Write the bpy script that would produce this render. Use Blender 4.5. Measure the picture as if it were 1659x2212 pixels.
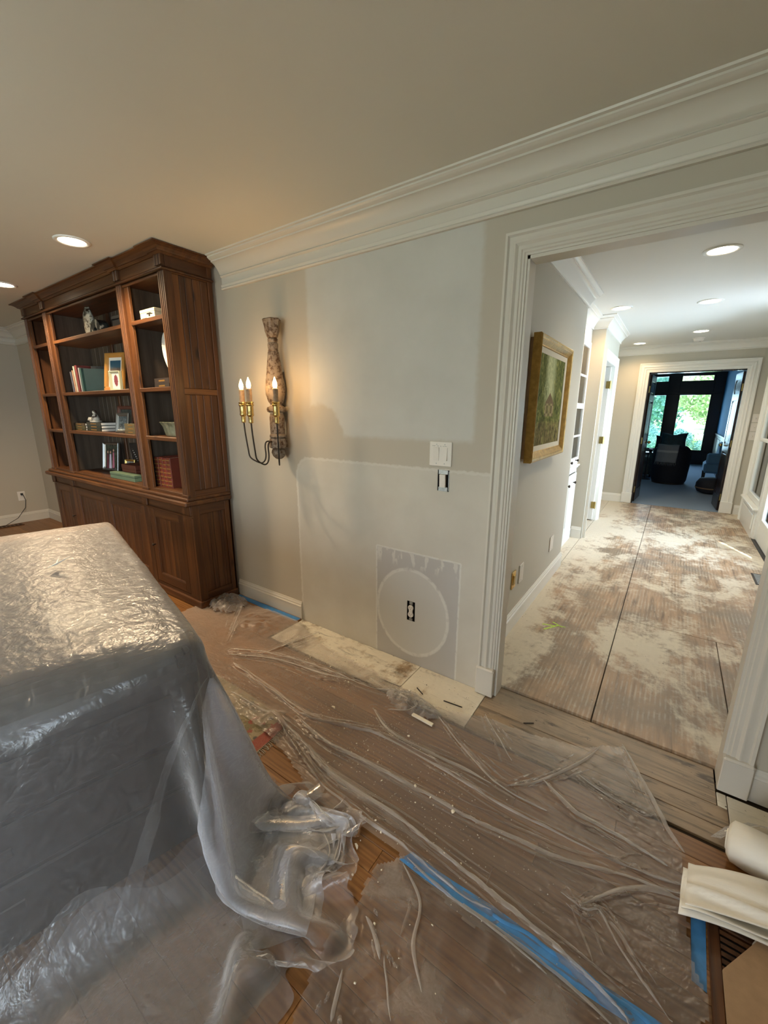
import bpy, bmesh, math, random
import numpy as np
from mathutils import Vector, Matrix, noise as mnoise
for o in list(bpy.data.objects): bpy.data.objects.remove(o)
S = bpy.context.scene
COL = S.collection
rnd = random.Random(7)
# ------------------------------------------------------------------ camera
cam = bpy.data.cameras.new('camera'); camo = bpy.data.objects.new('camera', cam); COL.objects.link(camo)
_r = Vector((0.82053273, 0.5715887, 0.00352147)); _u = Vector((-0.13913255, 0.19374593, 0.97113575)); _f = Vector((-0.55440795, 0.79733862, -0.23850147))
camo.matrix_world = Matrix(((_r.x, _u.x, -_f.x, 0.6823), (_r.y, _u.y, -_f.y, -1.886), (_r.z, _u.z, -_f.z, 1.4579), (0, 0, 0, 1)))
cam.sensor_fit = 'VERTICAL'; cam.sensor_height = 36; cam.sensor_width = 27
cam.lens = 883.67 / 2212 * 36
cam.clip_start = 0.02; cam.clip_end = 300
S.camera = camo
# ------------------------------------------------------------------ sky, sun, daylight, exposure
w = bpy.data.worlds.new('sky'); S.world = w; w.use_nodes = True
wt = w.node_tree; bg = wt.nodes['Background']
sky = wt.nodes.new('ShaderNodeTexSky'); sky.sky_type = 'NISHITA'; sky.sun_disc = False
sky.sun_elevation = math.radians(52); sky.sun_rotation = math.radians(200); sky.air_density = 1.0; sky.dust_density = 1.5
wt.links.new(sky.outputs[0], bg.inputs[0]); bg.inputs[1].default_value = 0.55
def sun():
    l = bpy.data.lights.new('sun', 'SUN'); l.energy = 6.0; l.angle = 0.02; l.color = (1, .96, .88)
    o = bpy.data.objects.new('sun', l); COL.objects.link(o)
    o.rotation_euler = Vector((-0.25, 0.55, -0.85)).to_track_quat('-Z', 'Y').to_euler()
sun()
def area(name, loc, direction, sx, sy, power, color):
    l = bpy.data.lights.new(name, 'AREA'); l.shape = 'RECTANGLE'; l.size = sx; l.size_y = sy; l.energy = power; l.color = color
    o = bpy.data.objects.new(name, l); COL.objects.link(o); o.location = loc
    o.rotation_euler = Vector(direction).to_track_quat('-Z', 'Y').to_euler()
    return o
DAY = (0.92, 0.96, 1.0)
area('daylight_right_window', (1.62, -3.3, 1.25), (-1, 0, 0), 1.5, 1.7, 85, (0.80, 0.90, 1.0))      # outside the window of the right wall
area('daylight_front_window_1', (-.6, -4.9, 1.25), (0, 1, 0), 1.5, 1.6, 36, DAY)      # outside the windows behind the camera
area('daylight_front_window_2', (-3.4, -4.9, 1.25), (0, 1, 0), 1.5, 1.6, 7, DAY)
area('daylight_entry_door', (1.95, 3.55, 1.2), (-1, 0, 0), 1.5, 1.9, 92, (0.66, 0.82, 1.0))
area('daylight_study_window', (.1, 13.5, 1.5), (0, -1, 0), 1.9, 2.2, 125, (0.50, 0.76, 1.0))
S.view_settings.view_transform = 'Standard'; S.view_settings.look = 'None'; S.view_settings.gamma = 1
S.view_settings.use_curve_mapping = False
S.view_settings.exposure = 0.66
# ------------------------------------------------------------------ mesh helpers
WL = {}   # world location of every root / part (roots are never rotated at build time)
class MB:
    def __init__(s): s.v = []; s.f = []
    def add(s, vs, fs):
        n = len(s.v); s.v += [tuple(p) for p in vs]; s.f += [tuple(i + n for i in f) for f in fs]; return s
    def box(s, x0, y0, z0, x1, y1, z1):
        x0, x1 = min(x0, x1), max(x0, x1); y0, y1 = min(y0, y1), max(y0, y1); z0, z1 = min(z0, z1), max(z0, z1)
        return s.add([(x0,y0,z0),(x1,y0,z0),(x1,y1,z0),(x0,y1,z0),(x0,y0,z1),(x1,y0,z1),(x1,y1,z1),(x0,y1,z1)],
                     [(3,2,1,0),(4,5,6,7),(0,1,5,4),(1,2,6,5),(2,3,7,6),(3,0,4,7)])
    def obox(s, c, size, M=None):
        M = M or Matrix.Identity(3); c = Vector(c); h = [a / 2 for a in size]
        vs = [c + M @ Vector((i * h[0], j * h[1], k * h[2])) for k in (-1, 1) for i, j in ((-1,-1),(1,-1),(1,1),(-1,1))]
        return s.add(vs, [(3,2,1,0),(4,5,6,7),(0,1,5,4),(1,2,6,5),(2,3,7,6),(3,0,4,7)])
    def bbox(s, x0, y0, z0, x1, y1, z1, b=.003):      # box with chamfered edges
        x0, x1 = min(x0, x1), max(x0, x1); y0, y1 = min(y0, y1), max(y0, y1); z0, z1 = min(z0, z1), max(z0, z1)
        bm = bmesh.new(); bmesh.ops.create_cube(bm, size=1)
        for v in bm.verts: v.co = Vector(((x0+x1)/2 + v.co.x*(x1-x0), (y0+y1)/2 + v.co.y*(y1-y0), (z0+z1)/2 + v.co.z*(z1-z0)))
        bmesh.ops.bevel(bm, geom=bm.edges[:], offset=b, segments=1, affect='EDGES')
        s.bm(bm); return s
    def bm(s, bm):
        bm.verts.index_update(); s.add([v.co[:] for v in bm.verts], [[v.index for v in f.verts] for f in bm.faces]); bm.free(); return s
    def prism(s, poly, z0, z1):                        # horizontal polygon
        n = len(poly); vs = [(x, y, z0) for x, y in poly] + [(x, y, z1) for x, y in poly]
        return s.add(vs, [tuple(range(n))[::-1], tuple(range(n, 2*n))] + [(i, (i+1) % n, n + (i+1) % n, n + i) for i in range(n)])
    def lathe(s, prof, c, seg=16, axis=None, sx=1, sy=1, cap=True, mod=None):   # prof: (r, h)
        c = Vector(c); M = axis if axis is not None else Matrix.Identity(3); vs = []; fs = []
        for k, (r, h) in enumerate(prof):
            for i in range(seg):
                a = 2*math.pi*i/seg; rr = r * (mod(a, h) if mod else 1)
                vs.append(c + M @ Vector((rr*math.cos(a)*sx, rr*math.sin(a)*sy, h)))
        for k in range(len(prof)-1):
            for i in range(seg):
                j = (i+1) % seg; fs.append((k*seg+i, k*seg+j, (k+1)*seg+j, (k+1)*seg+i))
        if cap: fs.append(tuple(range(seg))[::-1]); fs.append(tuple(range((len(prof)-1)*seg, len(prof)*seg)))
        return s.add(vs, fs)
    def tube(s, pts, r, seg=8):
        pts = [Vector(p) for p in pts]; vs = []; fs = []; n = len(pts)
        up = Vector((0, 0, 1)); t0 = (pts[1]-pts[0]).normalized()
        if abs(t0.z) > .9: up = Vector((0, 1, 0))
        a = t0.cross(up).normalized()
        for k, p in enumerate(pts):
            t = (pts[min(k+1, n-1)] - pts[max(k-1, 0)]).normalized(); a = (a - t*a.dot(t)).normalized(); b = t.cross(a)
            rr = r[k] if isinstance(r, (list, tuple)) else r
            for i in range(seg):
                g = 2*math.pi*i/seg; vs.append(p + a*math.cos(g)*rr + b*math.sin(g)*rr)
        for k in range(n-1):
            for i in range(seg):
                j = (i+1) % seg; fs.append((k*seg+i, k*seg+j, (k+1)*seg+j, (k+1)*seg+i))
        fs.append(tuple(range(seg))[::-1]); fs.append(tuple(range((n-1)*seg, n*seg)))
        return s.add(vs, fs)
    def sweep(s, prof, path, n, closed=False):         # prof: (a = to the left of travel in the plane, b = along n)
        P = [Vector(p) for p in path]; n = Vector(n); m = len(P); k = len(prof); vs = []; fs = []
        segs = [(P[(i+1) % m] - P[i]).normalized() for i in range(m if closed else m-1)]
        for i in range(m):
            if closed: d1, d2 = segs[i-1], segs[i]
            else: d1, d2 = segs[max(i-1, 0)], segs[min(i, m-2)]
            s1, s2 = n.cross(d1), n.cross(d2); mv = (s1+s2) / (1 + s1.dot(s2))
            vs += [P[i] + mv*a + n*b for a, b in prof]
        for i in range(m if closed else m-1):
            j = (i+1) % m
            for q in range(k-1): fs.append((i*k+q, i*k+q+1, j*k+q+1, j*k+q))
            fs.append((i*k+k-1, i*k, j*k, j*k+k-1))
        if not closed: fs.append(tuple(range(k))[::-1]); fs.append(tuple(range((m-1)*k, m*k)))
        return s.add(vs, fs)
    def ball(s, c, r, sub=2, sc=(1, 1, 1), jit=0, seed=0):
        bm = bmesh.new(); bmesh.ops.create_icosphere(bm, subdivisions=sub, radius=1)
        for v in bm.verts:
            q = 1 + (mnoise.noise(v.co*2.3 + Vector((seed, seed*.7, 0)))*jit if jit else 0)
            v.co = Vector((c[0] + v.co.x*r*sc[0]*q, c[1] + v.co.y*r*sc[1]*q, c[2] + v.co.z*r*sc[2]*q))
        return s.bm(bm)
def obj(name, mb, mat=None, parent=None, smooth=False, loc=None):
    """one mesh object; vertices are given in world space"""
    L = Vector(WL[parent.name]) if parent is not None else Vector(loc if loc is not None else (0, 0, 0))
    me = bpy.data.meshes.new(name); me.from_pydata([tuple(Vector(v) - L) for v in mb.v], [], mb.f); me.update()
    bm = bmesh.new(); bm.from_mesh(me); bmesh.ops.recalc_face_normals(bm, faces=bm.faces[:]); bm.to_mesh(me); bm.free()
    if smooth: me.shade_smooth() if smooth is True else me.shade_smooth()
    o = bpy.data.objects.new(name, me); COL.objects.link(o); WL[o.name] = L
    if mat is not None: me.materials.append(mat)
    if parent is not None: o.parent = parent
    else: o.location = L
    if smooth == 'auto': me.set_sharp_from_angle(angle=math.radians(40))
    return o
def tag(o, label, cat, group=None):
    o['label'] = label; o['category'] = cat
    if group: o['group'] = group
    return o
def thing(name, label, cat, loc=(0, 0, 0), group=None):
    o = bpy.data.objects.new(name, None); COL.objects.link(o); o.location = loc; WL[o.name] = Vector(loc)
    o.empty_display_size = .05
    return tag(o, label, cat, group)
def struct(name, mb, mat, parent=None, smooth=False):
    o = obj(name, mb, mat, parent, smooth)
    if parent is None: o['kind'] = 'structure'
    return o
def dup(root, loc, rotz=0, label=None, group=None):
    def cp(o, parent):
        c = o.copy(); COL.objects.link(c); c.parent = parent
        for ch in o.children: cp(ch, c)
        return c
    r = cp(root, None); r.location = loc; r.rotation_euler = (0, 0, rotz)
    if label: r['label'] = label
    if group: r['group'] = group
    return r
def rotZ(a): return Matrix.Rotation(a, 3, 'Z')
# ------------------------------------------------------------------ materials
class G:
    def __init__(s, name, rough=.5, metal=0, base=None):
        s.m = bpy.data.materials.new(name); s.m.use_nodes = True; s.t = s.m.node_tree; s.b = s.t.nodes['Principled BSDF']; s.out = s.t.nodes['Material Output']
        s.b.inputs['Roughness'].default_value = rough; s.b.inputs['Metallic'].default_value = metal
        if base is not None: s.set(s.b, 'Base Color', base)
    def set(s, n, key, v):
        i = n.inputs[key]
        if hasattr(v, 'is_output'): s.t.links.new(v, i)
        elif isinstance(v, (tuple, list)) and i.type == 'RGBA': i.default_value = (v[0], v[1], v[2], 1)
        else: i.default_value = v
    def n(s, typ, ins=None, **at):
        n = s.t.nodes.new('ShaderNode' + typ)
        for k, v in at.items(): setattr(n, k, v)
        for k, v in (ins or {}).items(): s.set(n, k, v)
        return n
    def pos(s): return s.n('NewGeometry').outputs['Position']
    def co(s, k='Object'): return s.n('TexCoord').outputs[k]
    def map(s, v, sc=(1, 1, 1), loc=(0, 0, 0), rot=(0, 0, 0)):
        return s.n('Mapping', {'Vector': v, 'Scale': sc, 'Location': loc, 'Rotation': rot}).outputs[0]
    def noise(s, v, sc, det=3, rough=.55, dist=0):
        return s.n('TexNoise', {'Vector': v, 'Scale': sc, 'Detail': det, 'Roughness': rough, 'Distortion': dist}).outputs['Fac']
    def math(s, op, a, b=0, c=0, clamp=False):
        n = s.n('Math', {0: a, 1: b, 2: c}, operation=op, use_clamp=clamp); return n.outputs[0]
    def mix(s, f, a, b, bt='MIX'):
        n = s.n('MixRGB', {'Fac': f, 'Color1': a, 'Color2': b}, blend_type=bt); return n.outputs[0]
    def ramp(s, f, st):
        n = s.n('ValToRGB', {'Fac': f}); e = n.color_ramp.elements
        while len(e) < len(st): e.new(.5)
        for q, (p, c) in zip(e, st): q.position = p; q.color = (c[0], c[1], c[2], 1) if isinstance(c, (tuple, list)) else (c, c, c, 1)
        return n.outputs[0]
    def rangev(s, v, a, b, c=0., d=1.):
        return s.n('MapRange', {'Value': v, 'From Min': a, 'From Max': b, 'To Min': c, 'To Max': d}, interpolation_type='SMOOTHSTEP').outputs[0]
    def xyz(s, v):
        n = s.n('SeparateXYZ', {0: v}); return n.outputs
    def bump(s, h, st=.2, d=.01):
        s.set(s.b, 'Normal', s.n('Bump', {'Height': h, 'Strength': st, 'Distance': d}).outputs[0])
    def base(s, c): s.set(s.b, 'Base Color', c); return s
    def rnd(s): return s.n('ObjectInfo').outputs['Random']
    # rounded rectangle in two world coordinates: negative inside
    def sdf(s, u, v, u0, u1, v0, v1, r):
        qx = s.math('SUBTRACT', s.math('ABSOLUTE', s.math('SUBTRACT', u, (u0+u1)/2)), (u1-u0)/2 - r)
        qy = s.math('SUBTRACT', s.math('ABSOLUTE', s.math('SUBTRACT', v, (v0+v1)/2)), (v1-v0)/2 - r)
        mx, my = s.math('MAXIMUM', qx, 0), s.math('MAXIMUM', qy, 0)
        ln = s.math('SQRT', s.math('ADD', s.math('MULTIPLY', mx, mx), s.math('MULTIPLY', my, my)))
        return s.math('SUBTRACT', s.math('ADD', ln, s.math('MINIMUM', s.math('MAXIMUM', qx, qy), 0)), r)
def simple(name, col, rough=.5, metal=0, var=.0, sc=8, bump=0, bsc=60):
    g = G(name, rough, metal)
    if var:
        f = g.noise(g.co(), sc); a = tuple(c*(1-var) for c in col); b = tuple(min(1, c*(1+var)) for c in col)
        g.base(g.ramp(f, [(.3, a), (.7, b)]))
    else: g.base(col)
    if bump: g.bump(g.noise(g.co(), bsc), bump, .003)
    return g.m
MT = {}
PAINT = (.50, .455, .375)
def wall_paint(name, col):
    g = G(name, .6); p = g.pos(); f = g.noise(p, 1.3); g.base(g.mix(f, tuple(c*.97 for c in col), tuple(c*1.03 for c in col)))
    g.bump(g.noise(p, 240, 2), .06, .002); return g.m
MT['paint'] = wall_paint('greige_paint', PAINT)
MT['hall_paint'] = wall_paint('hall_greige_paint', (.56, .53, .45))
MT['ceiling'] = wall_paint('ceiling_paint', (.67, .65, .575))
MT['hall_ceiling'] = wall_paint('hall_ceiling_paint', (.72, .72, .68))
def patched():
    g = G('patched_greige_paint', .62); p = g.pos(); X, Y, Z = g.xyz(p)
    nz = g.math('MULTIPLY', g.math('SUBTRACT', g.noise(p, 7, 4), .5), .10)
    nf = g.math('MULTIPLY', g.math('SUBTRACT', g.noise(p, 30, 4), .5), .03)
    wob = g.math('ADD', nz, nf)
    def mask(d, soft): return g.rangev(d, soft, -soft)
    # skim coat above
    dU = g.math('ADD', g.math('MULTIPLY', nf, .8), g.sdf(X, Z, -1.185, -.105, 1.315, 3.2, .02))
    cut = g.math('ADD', wob, g.sdf(X, Z, -1.6, -.92, 1.0, 1.50, .2))
    dU2 = g.math('MAXIMUM', dU, g.math('MULTIPLY', cut, -1))
    mU = mask(dU2, .018)
    dL = g.math('ADD', nf, g.sdf(X, Z, -1.335, 1.0, -1, 1.165, .12)); mL = mask(dL, .012)
    f = g.noise(p, 3.5, 4)
    skim = g.ramp(f, [(.3, (.54, .53, .485)), (.7, (.60, .59, .545))])
    skimL = g.ramp(f, [(.3, (.55, .515, .445)), (.7, (.62, .59, .52))])
    col = g.mix(g.noise(p, 1.3), tuple(c*.97 for c in PAINT), tuple(c*1.03 for c in PAINT))
    col = g.mix(mU, col, skim); col = g.mix(mL, col, skimL)
    # grey board let in at the bottom, with a feathered white joint around it and an oval of filler
    dG = g.math('ADD', g.math('MULTIPLY', nf, .25), g.sdf(X, Z, -.682, -.138, -1, .682, .005)); mG = mask(dG, .004)
    col = g.mix(mG, col, g.ramp(f, [(.3, (.47, .455, .43)), (.7, (.50, .48, .455))]))
    ex = g.math('DIVIDE', g.math('SUBTRACT', X, -.435), .237); ez = g.math('DIVIDE', g.math('SUBTRACT', Z, .312), .266)
    e = g.math('ADD', g.math('MULTIPLY', nf, 1.3), g.math('SUBTRACT', g.math('SQRT', g.math('ADD', g.math('MULTIPLY', ex, ex), g.math('MULTIPLY', ez, ez))), 1))
    mE = mask(e, .03); col = g.mix(mE, col, (.575, .56, .52))
    ring = g.rangev(g.math('ABSOLUTE', e), .055, .02); edge = g.rangev(g.math('ABSOLUTE', dG), .008, .002)
    white = g.math('MULTIPLY', g.math('MAXIMUM', ring, edge), g.rangev(g.noise(p, 25, 3), .25, .5)); col = g.mix(g.math('MULTIPLY', white, .75), col, (.72, .71, .66))
    lipL = g.math('MULTIPLY', g.rangev(g.math('ABSOLUTE', dL), .012, .003), .55); col = g.mix(lipL, col, (.70, .68, .62))
    # torn paper spots at the top of the grey board
    sp = g.math('MULTIPLY', g.math('MULTIPLY', mG, g.rangev(Z, .57, .63)), g.rangev(g.noise(g.map(p, (22, 22, 9)), 1, 3), .52, .58))
    col = g.mix(sp, col, (.63, .61, .56))
    g.base(col)
    h = g.math('ADD', g.math('MULTIPLY', mU, .3), g.math('ADD', g.math('MULTIPLY', mL, .3), g.math('MULTIPLY', white, .4)))
    g.bump(g.math('ADD', h, g.math('MULTIPLY', g.noise(p, 200, 2), .08)), .25, .004)
    return g.m
MT['patched'] = patched()
MT['trim'] = simple('trim_paint', (.645, .61, .54), .35)
MT['hall_trim'] = simple('hall_trim_paint', (.80, .79, .74), .3)
MT['white_plastic'] = simple('white_plastic', (.78, .74, .68), .3)
MT['brass'] = simple('polished_brass', (.72, .52, .20), .22, 1)
MT['old_brass'] = simple('aged_brass', (.50, .38, .14), .35, 1, .15)
MT['iron'] = simple('dark_iron', (.045, .035, .028), .45, .6)
MT['steel'] = simple('galvanised_steel', (.42, .44, .44), .45, .8, .2, 60)
MT['black'] = simple('black_plastic', (.012, .012, .013), .4)
MT['frame_silver'] = simple('tarnished_silver', (.32, .34, .35), .28, 1)
MT['chrome'] = simple('chrome', (.8, .82, .84), .12, 1)
def wood(name, lo, mid, hi, axis='Z', sc=1.0, rough=.45, rv=.5, knots=True):
    g = G(name, rough); c = g.co('Object'); st = {'X': (1.2, 22, 22), 'Y': (22, 1.2, 22), 'Z': (22, 22, 1.2)}[axis]
    r = g.rnd(); off = g.n('CombineXYZ', {0: g.math('MULTIPLY', r, 37), 1: g.math('MULTIPLY', r, 53), 2: g.math('MULTIPLY', r, 91)}).outputs[0]
    v = g.n('VectorMath', {0: g.map(c, tuple(a*sc for a in st)), 1: off}, operation='ADD').outputs[0]
    f = g.noise(v, 1.0, 5, .6, .6); f2 = g.noise(v, 4.5, 3, .6)
    col = g.ramp(g.math('ADD', g.math('MULTIPLY', f, .75), g.math('MULTIPLY', f2, .25)), [(.28, lo), (.5, mid), (.74, hi)])
    if knots:
        k = g.n('TexVoronoi', {'Vector': g.n('VectorMath', {0: g.map(c, tuple((3.4 if a > 5 else 1.3) for a in st)), 1: off}, operation='ADD').outputs[0], 'Scale': 1.6}).outputs['Distance']
        col = g.mix(g.rangev(k, .13, .02), col, tuple(a*.35 for a in lo))
    g.base(g.mix(1, col, g.mix(r, (1-rv*.5,)*3, (1+rv*.4,)*3), 'MULTIPLY'))
    g.bump(f2, .08, .002); return g.m
CW = ((.026, .009, .003), (.080, .029, .008), (.175, .070, .018))
MT['cab_z'] = wood('stained_pine_upright', *CW, axis='Z')
MT['cab_x'] = wood('stained_pine_lengthways', *CW, axis='X')
MT['cab_y'] = wood('stained_pine_crossways', *CW, axis='Y')
MT['back_board'] = wood('weathered_pine_back', (.045, .031, .021), (.085, .062, .044), (.12, .092, .068), axis='Z', knots=False)
MT['desk'] = wood('dark_walnut', (.006, .004, .004), (.015, .010, .008), (.030, .020, .015), axis='X', rough=.35, knots=False)
MT['mahogany'] = wood('mahogany', (.006, .004, .004), (.014, .008, .007), (.026, .014, .011), axis='Z', rough=.25, knots=False)
def oak():
    g = G('oak_strip_flooring', .38); p = g.pos(); r = g.rnd()
    off = g.n('CombineXYZ', {0: g.math('MULTIPLY', r, 71), 1: g.math('MULTIPLY', r, 13), 2: g.math('MULTIPLY', r, 29)}).outputs[0]
    v = g.n('VectorMath', {0: g.map(p, (2.6, 46, 46)), 1: off}, operation='ADD').outputs[0]
    f = g.noise(v, 1.0, 4, .6, .9); f2 = g.noise(g.map(v, (1.5, 4, 4)), 1.2, 3, .6)
    wv = g.n('TexWave', {'Vector': g.n('VectorMath', {0: g.map(p, (1.1, 15, 15)), 1: off}, operation='ADD').outputs[0], 'Scale': 1.1, 'Distortion': 7, 'Detail': 2, 'Detail Scale': 1.2}, bands_direction='Y').outputs['Fac']
    col = g.ramp(g.math('ADD', g.math('MULTIPLY', f, .8), g.math('MULTIPLY', wv, .2)), [(.25, (.135, .052, .012)), (.5, (.245, .108, .030)), (.8, (.32, .155, .050))])
    col = g.mix(g.rangev(f2, .60, .72, 0, .6), col, (.075, .030, .010))
    g.base(g.mix(1, col, g.mix(r, (.78,)*3, (1.15,)*3), 'MULTIPLY')); g.bump(f2, .06, .001); return g.m
MT['oak'] = oak()
MT['floor_base'] = simple('dark_subfloor_gap', (.03, .018, .010), .8)
def subfloor(name, cream, brown, dark, seed, amount, groove=True, ax='Y', stain=0):
    g = G(name, .55); p = g.pos(); X, Y, Z = g.xyz(p); q = g.map(p, (1, 1, 1), (seed, seed*1.7, 0))
    n1 = g.noise(g.map(q, (1.1, .62, 1)), 1.7, 7, .66, .5); n2 = g.noise(q, 6, 6, .7, .4); n3 = g.noise(q, 28, 5, .7)
    gr = g.map(q, (26, 2.2, 1) if ax == 'Y' else (2.2, 26, 1)); grain = g.noise(gr, 1.1, 5, .62, .8)
    base = g.ramp(grain, [(.25, dark), (.5, brown), (.75, tuple(c*1.35 for c in brown))])
    grey = g.rangev(g.noise(g.map(q, (.9, .8, 1), (4, 9, 0)), 2.1, 5, .6), .44, .62); base = g.mix(g.math('MULTIPLY', grey, .75), base, g.mix(n3, (.12, .092, .066), (.29, .24, .18)))
    if groove:
        ws = g.n('TexWave', {'Vector': p, 'Scale': 14.0, 'Distortion': .6, 'Detail': 1, 'Detail Scale': 2}, bands_direction='X').outputs['Fac']
        wm = g.math('MULTIPLY', g.rangev(ws, .55, .85), g.rangev(n2, .40, .60)); base = g.mix(g.math('MULTIPLY', wm, .30), base, tuple(min(1, c*.85) for c in cream))
    a = g.math('ADD', g.math('MULTIPLY', n1, .62), g.math('ADD', g.math('MULTIPLY', n2, .26), g.math('MULTIPLY', n3, .14)))
    if groove: a = g.math('ADD', a, g.math('ADD', g.rangev(X, .42, -.10, 0, .085), g.rangev(Y, 1.8, 4.2, 0, .035)))  # more cream by the left wall; far-end rise paints in the daylight haze
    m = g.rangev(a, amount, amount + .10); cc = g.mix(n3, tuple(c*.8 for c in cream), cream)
    col = g.mix(g.math('MULTIPLY', m, .93), base, cc)
    col = g.mix(g.rangev(g.noise(q, 55, 3), .69, .74), col, (.05, .03, .02))
    if stain: sm = g.rangev(g.noise(g.map(q, (3.0, 17, 1) if ax == 'X' else (17, 3.0, 1), (5, 2, 0)), 1, 5, .7, .6), .53, .66); col = g.mix(g.math('MULTIPLY', sm, stain), col, (.035, .024, .016))
    g.base(col); g.set(g.b, 'Roughness', g.mix(m, (.42,)*3, (.6,)*3))
    h = g.math('ADD', g.math('MULTIPLY', m, .5), g.math('MULTIPLY', n3, .5))
    if groove: h = g.math('ADD', h, g.math('MULTIPLY', ws, .35))
    g.bump(h, .22, .004); return g.m
CREAM = (.66, .58, .44)
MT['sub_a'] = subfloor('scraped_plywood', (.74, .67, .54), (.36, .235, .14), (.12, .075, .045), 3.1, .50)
MT['sub_strip'] = subfloor('cream_adhesive_subfloor', (.84, .79, .66), (.34, .24, .14), (.06, .04, .025), 11.4, .415, False, 'X', .5)
MT['threshold'] = subfloor('weathered_threshold_board', (.60, .51, .38), (.30, .215, .135), (.05, .035, .022), 20.2, .545, False, 'X', .85)
def film(name, haze, tint, rough=.22, bump=.5, fres=1.0, bsc=1.0, crz=.04, blotch=0, big=2.2):
    g = G(name); t = g.t; t.nodes.remove(g.b)
    p = g.co('Object')
    rg = lambda k, q: g.math('ABSOLUTE', g.math('SUBTRACT', g.noise(g.map(p, k, q), 1, 2, .5, 1.2), .5))      # ridged noise: sharp creases
    r1, r2, r3 = rg((7*bsc, 13*bsc, 9*bsc), (0, 0, 0)), rg((26*bsc, 17*bsc, 22*bsc), (3, 1, 7)), rg((60*bsc, 52*bsc, 44*bsc), (9, 4, 2))
    cr = g.rangev(r2, .0, .06)
    h = g.math('ADD', g.math('MULTIPLY', r1, big), g.math('ADD', g.math('MULTIPLY', r2, .9), g.math('MULTIPLY', r3, .35)))
    nm = g.n('Bump', {'Height': h, 'Strength': bump, 'Distance': .012}).outputs[0]
    dif = g.n('BsdfDiffuse', {'Color': tint, 'Normal': nm}); trl = g.n('BsdfTranslucent', {'Color': tint, 'Normal': nm})
    sc = g.n('MixShader', {0: .45, 1: dif.outputs[0], 2: trl.outputs[0]})
    tr = g.n('BsdfTransparent', {'Color': (.96, .96, .97)})
    lw = g.n('LayerWeight', {'Blend': .5}).outputs['Facing']                    # a thin film hazes over where it is seen edge-on
    f = g.math('ADD', haze, g.math('MULTIPLY', g.math('POWER', lw, 2.1), .74), clamp=True)
    f = g.math('ADD', f, g.math('MULTIPLY', g.math('SUBTRACT', 1, cr), crz), clamp=True)
    if blotch: f = g.math('ADD', f, g.math('MULTIPLY', g.rangev(g.noise(g.map(p, (5, 5, 5)), 1, 5, .65, .6), .40, .66), blotch), clamp=True)
    body = g.n('MixShader', {0: f, 1: tr.outputs[0], 2: sc.outputs[0]})
    gl = g.n('BsdfGlossy', {'Color': (1, 1, 1), 'Roughness': rough, 'Normal': nm})
    fr = g.math('MULTIPLY', g.n('Fresnel', {'IOR': 1.5, 'Normal': nm}).outputs[0], fres, clamp=True)
    fin = g.n('MixShader', {0: fr, 1: body.outputs[0], 2: gl.outputs[0]})
    t.links.new(fin.outputs[0], g.out.inputs['Surface']); return g.m
MT['film_cover'] = film('polythene_dust_cover', .14, (.87, .86, .87), .26, .34, .95, 1.0, .04, 0, .9)
MT['film_inner'] = film('polythene_inner_layers', .36, (.88, .90, .97), .22, .34, .7, 1.0, .05, 0, .9)
MT['film_floor'] = film('polythene_floor_sheet', .16, (.92, .84, .76), .26, .35, .8, 1.4, .02)
MT['film_blotch'] = film('polythene_second_sheet', .10, (.88, .82, .76), .26, .35, .8, 1.4, .02, .26)
MT['film_fold'] = film('polythene_double_fold', .36, (.92, .88, .83), .28, .3, .9, 1.4, .02)
MT['film_hem'] = film('polythene_gathered', .20, (.84, .84, .86), .2, .5, 1.1, 1.6)
def glass():
    g = G('window_glass'); g.t.nodes.remove(g.b)
    tr = g.n('BsdfTransparent', {'Color': (.97, .985, .98)}); gl = g.n('BsdfGlossy', {'Roughness': .02}); fr = g.n('Fresnel', {'IOR': 1.45})
    mx = g.n('MixShader', {0: fr.outputs[0], 1: tr.outputs[0], 2: gl.outputs[0]}); g.t.links.new(mx.outputs[0], g.out.inputs['Surface']); return g.m
MT['glass'] = glass()
def emit(name, col, st):
    g = G(name); g.t.nodes.remove(g.b); e = g.n('Emission', {'Color': col, 'Strength': st}); g.t.links.new(e.outputs[0], g.out.inputs['Surface']); return g.m
MT['lens'] = emit('downlight_lens', (1, .86, .62), 14)
MT['bulb'] = emit('flame_bulb', (1, .60, .22), 26)
MT['bluetape'] = simple('blue_masking_tape', (.05, .22, .52), .5, 0, .14, 30, .3, 40)
MT['card'] = simple('kraft_cardboard', (.37, .24, .135), .8, 0, .08, 30, .15, 120)
MT['plaster'] = simple('plaster_chip', (.80, .74, .60), .8, 0, .1)
MT['paper'] = simple('white_paper', (.85, .83, .76), .7)
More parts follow.
